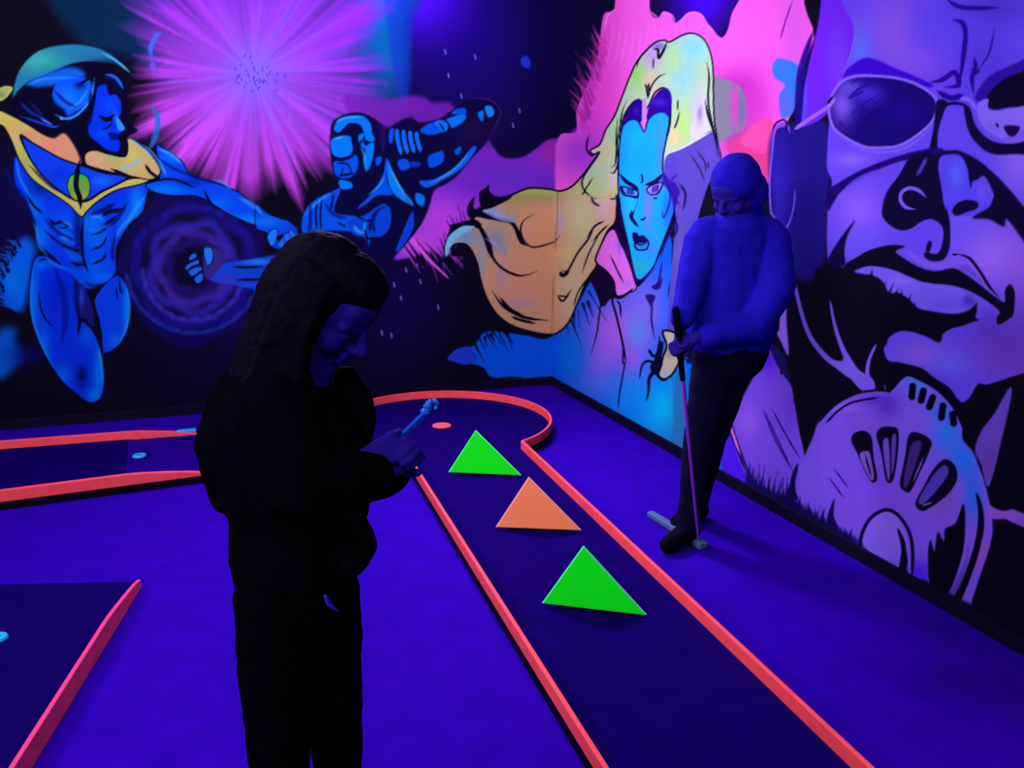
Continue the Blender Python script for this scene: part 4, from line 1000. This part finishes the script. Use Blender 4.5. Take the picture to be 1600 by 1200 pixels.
def ellipsoid(bm, c, r, M=None):
    v = bmesh.ops.create_icosphere(bm, subdivisions=3, radius=1.0)['verts']
    for q in v:
        w_ = Vector((q.co.x * r[0], q.co.y * r[1], q.co.z * r[2]))
        q.co = (M @ w_ if M else w_) + Vector(c)

def skin_up(name, bm, voxel, m, parent, smooth=6, wrinkle=0.0, wscale=0.08):
    """melt the closed shapes into one continuous surface"""
    bmesh.ops.recalc_face_normals(bm, faces=bm.faces)
    me = bpy.data.meshes.new(name + '_tmp'); bm.to_mesh(me); bm.free()
    o = bpy.data.objects.new(name + '_tmp', me); C.collection.objects.link(o)
    r = o.modifiers.new('r', 'REMESH'); r.mode = 'VOXEL'; r.voxel_size = voxel; r.use_smooth_shade = True
    s_ = o.modifiers.new('s', 'SMOOTH'); s_.factor = 0.5; s_.iterations = smooth
    if wrinkle:
        tx = bpy.data.textures.new(name + '_folds', 'CLOUDS'); tx.noise_scale = wscale
        dm = o.modifiers.new('d', 'DISPLACE'); dm.texture = tx; dm.strength = wrinkle; dm.mid_level = 0.5
    dg = bpy.context.evaluated_depsgraph_get()
    dg.update()
    new = bpy.data.meshes.new_from_object(o.evaluated_get(dg))
    new.name = name
    bpy.data.objects.remove(o)
    new.materials.clear()
    return link(name, new, m, parent, True)

def hand(bm, wrist, fwd, back, s=1.0, curl=(35, 55, 35), thumb_side=1, spread=4, thumb_curl=25):
    """palm, four jointed fingers of unequal length and a thumb rooted low on the palm's side"""
    w_, f, b = Vector(wrist), Vector(fwd).normalized(), Vector(back).normalized()
    b = (b - f * f.dot(b)).normalized(); sd = f.cross(b).normalized() * thumb_side
    pl = 0.078 * s
    for k in (-1.4, -.5, .5, 1.4):
        capsule(bm, w_ + sd * (.008 * k * s), .013 * s, w_ + f * pl + sd * (.0145 * k * s), .0105 * s)
    for k, ln in ((1.4, .92), (.5, 1.04), (-.5, .97), (-1.4, .76)):
        p = w_ + f * pl + sd * (.0145 * k * s)
        an = 0; dirn = (f + sd * math.tan(math.radians(spread * k))).normalized()
        rr = .0085 * s
        for seg_, c_, q in zip((.036, .024, .019), curl, (1, .9, .82)):
            an += c_
            v = dirn * math.cos(math.radians(an)) - b * math.sin(math.radians(an))
            e = p + v * seg_ * ln * s
            capsule(bm, p, rr * q, e, rr * q * .92, seg=10)
            p = e
    p = w_ + f * .022 * s + sd * .017 * s
    v1 = (f * .65 + sd * .65 - b * .35).normalized()
    e = p + v1 * .036 * s; capsule(bm, p, .0125 * s, e, .0100 * s, seg=10)
    v2 = (f * math.cos(math.radians(thumb_curl)) + sd * .15 - b * .5).normalized()
    e2 = e + v2 * .028 * s; capsule(bm, e, .0098 * s, e2, .0090 * s, seg=10)
    capsule(bm, e2, .009 * s, e2 + (v2 - b * .3 - sd * .3).normalized() * .021 * s, .0075 * s, seg=10)

def head(bm, c, M, s=1.0, neck=None):
    """skull, jaw, brow, nose, lips, ears; local +X looks forward"""
    def e(p, r): ellipsoid(bm, Vector(c) + M @ (Vector(p) * s), [q * s for q in r], M)
    def k(p, r0, q, r1): capsule(bm, Vector(c) + M @ (Vector(p) * s), r0 * s, Vector(c) + M @ (Vector(q) * s), r1 * s, seg=12)
    e((-.008, 0, .022), (.094, .074, .086))
    e((.030, 0, -.030), (.054, .056, .070))
    e((.042, 0, -.074), (.036, .036, .032))
    e((.064, 0, -.092), (.020, .020, .016))
    e((.060, 0, .034), (.030, .052, .036))
    for y in (-1, 1):
        k((.078, y * .012, .008), .011, (.066, y * .044, .008), .010)      # brow
        e((.052, y * .036, -.030), (.028, .024, .026))                    # cheek
        e((-.012, y * .074, -.010), (.018, .007, .030))                   # ear
        k((.010, y * .050, -.040), .018, (.045, y * .030, -.085), .015)   # jaw edge
        e((.068, y * .028, -.008), (.014, .015, .009))                    # closed eyelid
    k((.086, 0, .004), .0085, (.104, 0, -.026), .0110)                    # nose ridge
    e((.104, 0, -.031), (.012, .013, .009))
    for y in (-1, 1): e((.094, y * .011, -.034), (.010, .008, .007))
    k((.086, -.014, -.052), .0075, (.086, .014, -.052), .0075)            # lips
    k((.083, -.012, -.064), .0085, (.083, .012, -.064), .0085)
    q0 = Vector(c) + M @ (Vector((-.025, 0, -.045)) * s)
    q1 = Vector(neck) if neck else Vector(c) + M @ (Vector((-.062, 0, -.150)) * s)
    capsule(bm, q0, .050 * s, q1, .050 * s)                               # neck

def pt(x, y, Y): return at(x, y, Y)
def rad(r, Y): return r * (Y * 1.03) / FPX

SKIN = mat('skin_under_black_light', (34, 18, 136), 0.7, 0.05, 20, spec=0.03)
HAIR = mat('long_dark_hair', (5, 3, 12), 0.7, 0.25, 60, 0.3, spec=0.02)
JACK = mat('black_jacket', (5, 4, 11), 1.0, 0.2, 30, 0.3, spec=0.0)
TROU = mat('black_trousers', (5, 4, 11), 1.0, 0.2, 30, 0.3, spec=0.0)
SHOE = mat('black_shoe', (8, 5, 20), 0.8, spec=0.03)

# ---- girl in front, in profile, looking down at her hands
Yg, Yn, Yf = 1.50, 1.42, 1.58
girl = empty('person', (pt(460, 900, Yg).x, Yg, 0), 'person with long dark hair in a black jacket and trousers, head bowed over the hands', 'person')
girl_head = pt(510, 472, Yg)
yaw, pitch = math.radians(-20), math.radians(37)
Mh = Matrix.Rotation(yaw, 3, 'Z') @ Matrix.Rotation(pitch, 3, 'Y')
bm = bmesh.new()
head(bm, girl_head, Mh, .96, pt(474, 590, Yg))
def limb(bm, pts, flat=None):
    for (x, y, Y, r), (x2, y2, Y2, r2) in zip(pts, pts[1:]):
        capsule(bm, pt(x, y, Y), rad(r, Y), pt(x2, y2, Y2), rad(r2, Y2), flat)
limb(bm, [(470, 540, Yg, 42), (450, 640, Yg, 62), (450, 760, Yg, 60), (462, 880, Yg, 60)], ((0, 1, 0), 1.15))
limb(bm, [(440, 640, Yn, 34), (480, 762, Yn - .05, 28), (560, 728, Yn + .02, 20)])
limb(bm, [(470, 640, Yf, 34), (540, 740, Yf + .03, 28), (590, 722, Yf - .04, 20)])
# hands closed round the stick
st0, st1 = pt(606, 700, Yg), pt(676, 632, Yg - .01)
sdir = (st1 - st0).normalized()
w1 = pt(562, 726, Yn + .03)
hand(bm, w1, (.80, .30, .35), (.1, -.9, .35), .92, (50, 70, 45), 1)
w2 = pt(592, 722, Yf - .05)
hand(bm, w2, (.72, -.25, .45), (.2, .9, .2), .92, (45, 65, 40), -1)
floor_y = 0.0
for Yl, xh, xk, xa in ((Yn + .02, 430, 432, 440), (Yf - .02, 505, 520, 534)):
    hp, kn, an = pt(xh, 905, Yl), pt(xk, 1080, Yl), pt(xa, 1330, Yl)
    an.z = 0.07
    capsule(bm, hp, .056, kn, .044); capsule(bm, kn, .044, an, .034)
    capsule(bm, an, .034, an + Vector((.10, 0, -.04)), .026)
skin_up('body', bm, 0.0035, SKIN, girl, 4)
# hair
bm = bmesh.new()
def hp_(p): return girl_head + Mh @ (Vector(p) * 0.98)
ellipsoid(bm, hp_((-.020, 0, .028)), (.094, .080, .082), Mh)
ellipsoid(bm, hp_((-.042, 0, -.010)), (.072, .084, .086), Mh)
ellipsoid(bm, hp_((.018, 0, .066)), (.066, .062, .044), Mh)
limb(bm, [(474, 450, Yn + .015, 50), (446, 520, Yn + .01, 46), (424, 610, Yn + .01, 50), (420, 700, Yn, 40)], ((0, 1, 0), .42))
limb(bm, [(468, 450, Yg, 60), (436, 540, Yg, 60), (405, 640, Yg, 62)])
limb(bm, [(466, 480, Yn + .028, 30), (446, 560, Yn + .02, 30), (480, 650, Yn + .01, 30), (500, 720, Yn + .01, 20)], ((0, 1, 0), .4))
limb(bm, [(540, 590, Yf + .01, 20), (560, 625, Yf + .01, 24), (570, 660, Yf, 20), (572, 690, Yf - .02, 10)], ((0, 1, 0), .5))
rh = random.Random(8)
for k in range(22):          # separate locks over the near side and down the back
    o_ = -34 + 68 * k / 21
    limb(bm, [(486 + o_ * 1.0, 420 + abs(o_) * .5, Yn + .002, 6), (452 + o_ * .9, 510, Yn - .018, 8), (426 + o_ * 1.1, 600, Yn - .024, 8), (424 + o_ * 1.0 + rh.uniform(-8, 8), 668 + rh.uniform(-24, 24), Yn - .022, 3)])
hair = skin_up('hair', bm, 0.004, HAIR, girl, 4, 0.006, 0.02)
# jacket
bm = bmesh.new()
limb(bm, [(440, 600, Yg, 62), (434, 650, Yg, 98), (440, 730, Yg, 104), (452, 800, Yg, 92), (454, 872, Yg, 98), (460, 884, Yg, 96)], ((0, 1, 0), 1.18))
limb(bm, [(372, 610, Yg, 36), (362, 680, Yg, 52), (372, 760, Yg, 44)], ((0, 1, 0), 1.6))
limb(bm, [(496, 652, Yg, 50), (530, 710, Yg, 50), (520, 800, Yg, 58), (515, 860, Yg, 48)], ((0, 1, 0), 1.4))
limb(bm, [(540, 800, Yn, 30), (576, 852, Yn, 18), (545, 885, Yn, 22)])
limb(bm, [(530, 790, Yf, 34), (562, 850, Yf, 22)])
limb(bm, [(432, 640, Yn - .01, 66), (470, 760, Yn - .05, 58), (545, 742, Yn, 42), (585, 738, Yn + .03, 33)])
limb(bm, [(470, 640, Yf + .01, 66), (560, 748, Yf + .02, 46), (612, 738, Yf - .03, 36)])
jacket = skin_up('jacket', bm, 0.005, JACK, girl, 6, 0.016, 0.07)
bm = bmesh.new()
limb(bm, [(440, 872, Yg, 88), (460, 872, Yg, 88)], ((0, 1, 0), 1.15))
# trousers, wide cut
bm2 = bmesh.new()
limb(bm2, [(455, 870, Yg, 90), (460, 930, Yg, 96)], ((0, 1, 0), 1.05))
for Yl, xh, xk, xa, r1, r2 in ((Yn + .02, 430, 430, 440, 60, 38), (Yf - .02, 500, 520, 534, 50, 36)):
    hp, kn, an = pt(xh, 925, Yl), pt(xk, 1060, Yl), pt(xa, 1330, Yl); an.z = 0.06
    capsule(bm2, hp, rad(68, Yl), kn, rad(r1, Yl)); capsule(bm2, kn, rad(r1, Yl), an, rad(r2, Yl))
skin_up('trousers', bm2, 0.005, TROU, girl, 5, 0.014, 0.08)
bm.free()
for Yl, xa in ((Yn + .02, 440), (Yf - .02, 534)):
    an = pt(xa, 1330, Yl); an.z = 0.04
    bm = bmesh.new()
    capsule(bm, an + Vector((-.02, 0, .0)), .040, an + Vector((.05, 0, .0)), .040)
    capsule(bm, an + Vector((.05, 0, .0)), .038, an + Vector((.14, 0, -.006)), .032)
    for v in bm.verts: v.co.z = max(v.co.z, 0.002)
    skin_up('shoe', bm, 0.005, SHOE, girl, 3)
# small blue glint at the thigh, given its own solid shape and colour
bm = bmesh.new()
p0 = pt(509, 932, Yn - .062); p1 = pt(514, 944, Yn - .062); p2 = pt(526, 954, Yn - .060)
capsule(bm, p0, .0035, p1, .0045, seg=10); capsule(bm, p1, .0045, p2, .0018, seg=10)
tg = from_bm('thigh_glint', bm, mat('blue_thigh_glint', (40, 30, 190), 0.5), girl, True)
tg['label'] = 'small curved blue glint on the thigh'

# stick held in the hands
stick = empty('stick', tuple(st0), 'short pale blue stick with a knobbly tip held in the hands of the dark-haired person', 'stick')
bm = bmesh.new()
capsule(bm, st0, .0035, st0 + (st1 - st0) * .9, .0035, seg=12)
nq = sdir.orthogonal().normalized() * .006
capsule(bm, st0 + nq, .0026, st0 + (st1 - st0) * .85 + nq, .0026, seg=12)
from_bm('shaft', bm, mat('blue_glowing_stick', (10, 86, 250), 0.4), stick, True)
bm = bmesh.new()
rn = random.Random(3)
for k in range(16):
    q = st0 + (st1 - st0) * rn.uniform(.84, 1.02) + Vector([rn.uniform(-.007, .007) for _ in range(3)])
    ellipsoid(bm, q, [rn.uniform(.003, .006) for _ in range(3)])
skin_up('tip', bm, 0.0016, mat('pale_blue_tip', (30, 120, 255), 0.4), stick, 1)

# ---- shorter person by the right wall with a putter, head bowed
Ym = 3.32
man = empty('person', (on_floor(1082, 850).x, 3.26, 0), 'person in a hooded violet-blue top and black trousers standing by the right mural', 'person')
mh = pt(1148, 300, Ym)
MM = Matrix.Rotation(math.radians(226), 3, 'Z') @ Matrix.Rotation(math.radians(24), 3, 'Y')
SK2 = mat('dim_skin_by_the_wall', (40, 22, 150), 0.7, spec=0.05)
bm = bmesh.new()
head(bm, mh, MM, .98, pt(1152, 372, Ym))
limb(bm, [(1148, 350, Ym, 24), (1150, 385, Ym, 40), (1150, 450, Ym, 44), (1140, 530, Ym, 46)], ((1, .5, 0), 1.35))
gr0, gr1 = pt(1058, 506, 3.10), pt(1091, 840, 3.20)
limb(bm, [(1098, 385, Ym - .03, 16), (1080, 452, Ym - .10, 14), (1064, 506, 3.14, 10)])
limb(bm, [(1204, 390, Ym, 16), (1208, 452, Ym - .10, 14), (1180, 512, 3.18, 13), (1090, 526, 3.12, 10)])
hand(bm, pt(1060, 504, 3.14), (-.1, -.35, -1), (-.8, .3, .1), .9, (40, 60, 40), 1)
hand(bm, pt(1086, 528, 3.12), (-.8, -.2, -.35), (.2, -.8, .4), .9, (45, 65, 40), -1)
legs = (((1122, 540, Ym - .02), (1092, 690, 3.26), (1074, 836, 3.24)), ((1150, 540, Ym + .03), (1112, 688, 3.36), (1088, 804, 3.46)))
for h_, k_, a_ in legs:
    an = pt(*a_); an.z = max(an.z, .06)
    capsule(bm, pt(*h_), .075, pt(*k_), .048); capsule(bm, pt(*k_), .048, an, .032)
    capsule(bm, an, .032, an + Vector((-.07, -.07, -.03)), .025)
skin_up('body', bm, 0.005, SK2, man, 4)
VB = mat('violet_blue_hooded_top', (30, 16, 186), 0.95, 0.1, 12, 0.2, spec=0.05)
bm = bmesh.new()
def m_(p): return mh + MM @ (Vector(p) * .98)
ellipsoid(bm, m_((-.022, 0, .036)), (.104, .090, .094), MM)
ellipsoid(bm, m_((-.050, 0, -.020)), (.086, .092, .098), MM)
limb(bm, [(1156, 325, Ym + .07, 30), (1152, 375, Ym + .05, 38)], ((1, .5, 0), 1.2))
limb(bm, [(1106, 366, Ym - .02, 28), (1152, 364, Ym + .04, 26), (1196, 368, Ym + .02, 28)])
limb(bm, [(1150, 375, Ym, 44), (1152, 440, Ym, 52), (1144, 516, Ym, 56)], ((1, .5, 0), 1.40))
limb(bm, [(1098, 376, Ym - .03, 28), (1080, 452, Ym - .10, 25), (1068, 496, 3.15, 19)])
limb(bm, [(1204, 380, Ym, 30), (1212, 450, Ym - .10, 30), (1180, 512, 3.18, 26), (1104, 524, 3.13, 18)])
skin_up('hooded_top', bm, 0.006, VB, man, 6, 0.02, 0.12)
bm = bmesh.new()
limb(bm, [(1142, 525, Ym, 50), (1140, 552, Ym, 50)], ((1, .5, 0), 1.3))
for h_, k_, a_ in legs:
    an = pt(*a_); an.z = max(an.z, .07)
    capsule(bm, pt(*h_), .090, pt(*k_), .058); capsule(bm, pt(*k_), .058, an, .045)
skin_up('trousers', bm, 0.006, mat('black_trousers_by_wall', (12, 6, 44), 0.95, spec=0.05), man, 5, 0.014, 0.1)
for h_, k_, a_ in legs:
    an = pt(*a_); an.z = .042
    bm = bmesh.new()
    capsule(bm, an + Vector((.015, .02, 0)), .042, an + Vector((-.03, -.03, 0)), .042)
    capsule(bm, an + Vector((-.03, -.03, 0)), .040, an + Vector((-.09, -.09, -.008)), .034)
    for v in bm.verts: v.co.z = max(v.co.z, 0.002)
    skin_up('shoe', bm, 0.006, SHOE, man, 3)
# putter
put = empty('putter', tuple(gr1), 'putter with violet shaft and pale green head held at the right wall', 'putter')
bm = bmesh.new(); capsule(bm, gr0 + (gr1 - gr0) * .22, .0065, gr1, .0055, seg=12)
from_bm('shaft', bm, mat('violet_lit_steel', (150, 50, 235), 0.35, metallic=0.3), put, True)
bm = bmesh.new(); capsule(bm, gr0 + (gr0 - gr1) * .06, .013, gr0 + (gr1 - gr0) * .24, .010, seg=12)
from_bm('grip', bm, SHOE, put, True)
hA, hB = on_floor(1016, 800, .02), on_floor(1100, 852, .02)
hd = (hB - hA).normalized(); hn = Vector((-hd.y, hd.x, 0)) * .018
hp4 = [hA - hn, hB - hn * 1.1, hB + hn * 1.1, hA + hn * .8]
from_bm('head', prism(hp4, 0.002, [.026, .030, .030, .026]), mat('pale_green_putter_head', (72, 96, 150), 0.5), put, bevel=0.006)
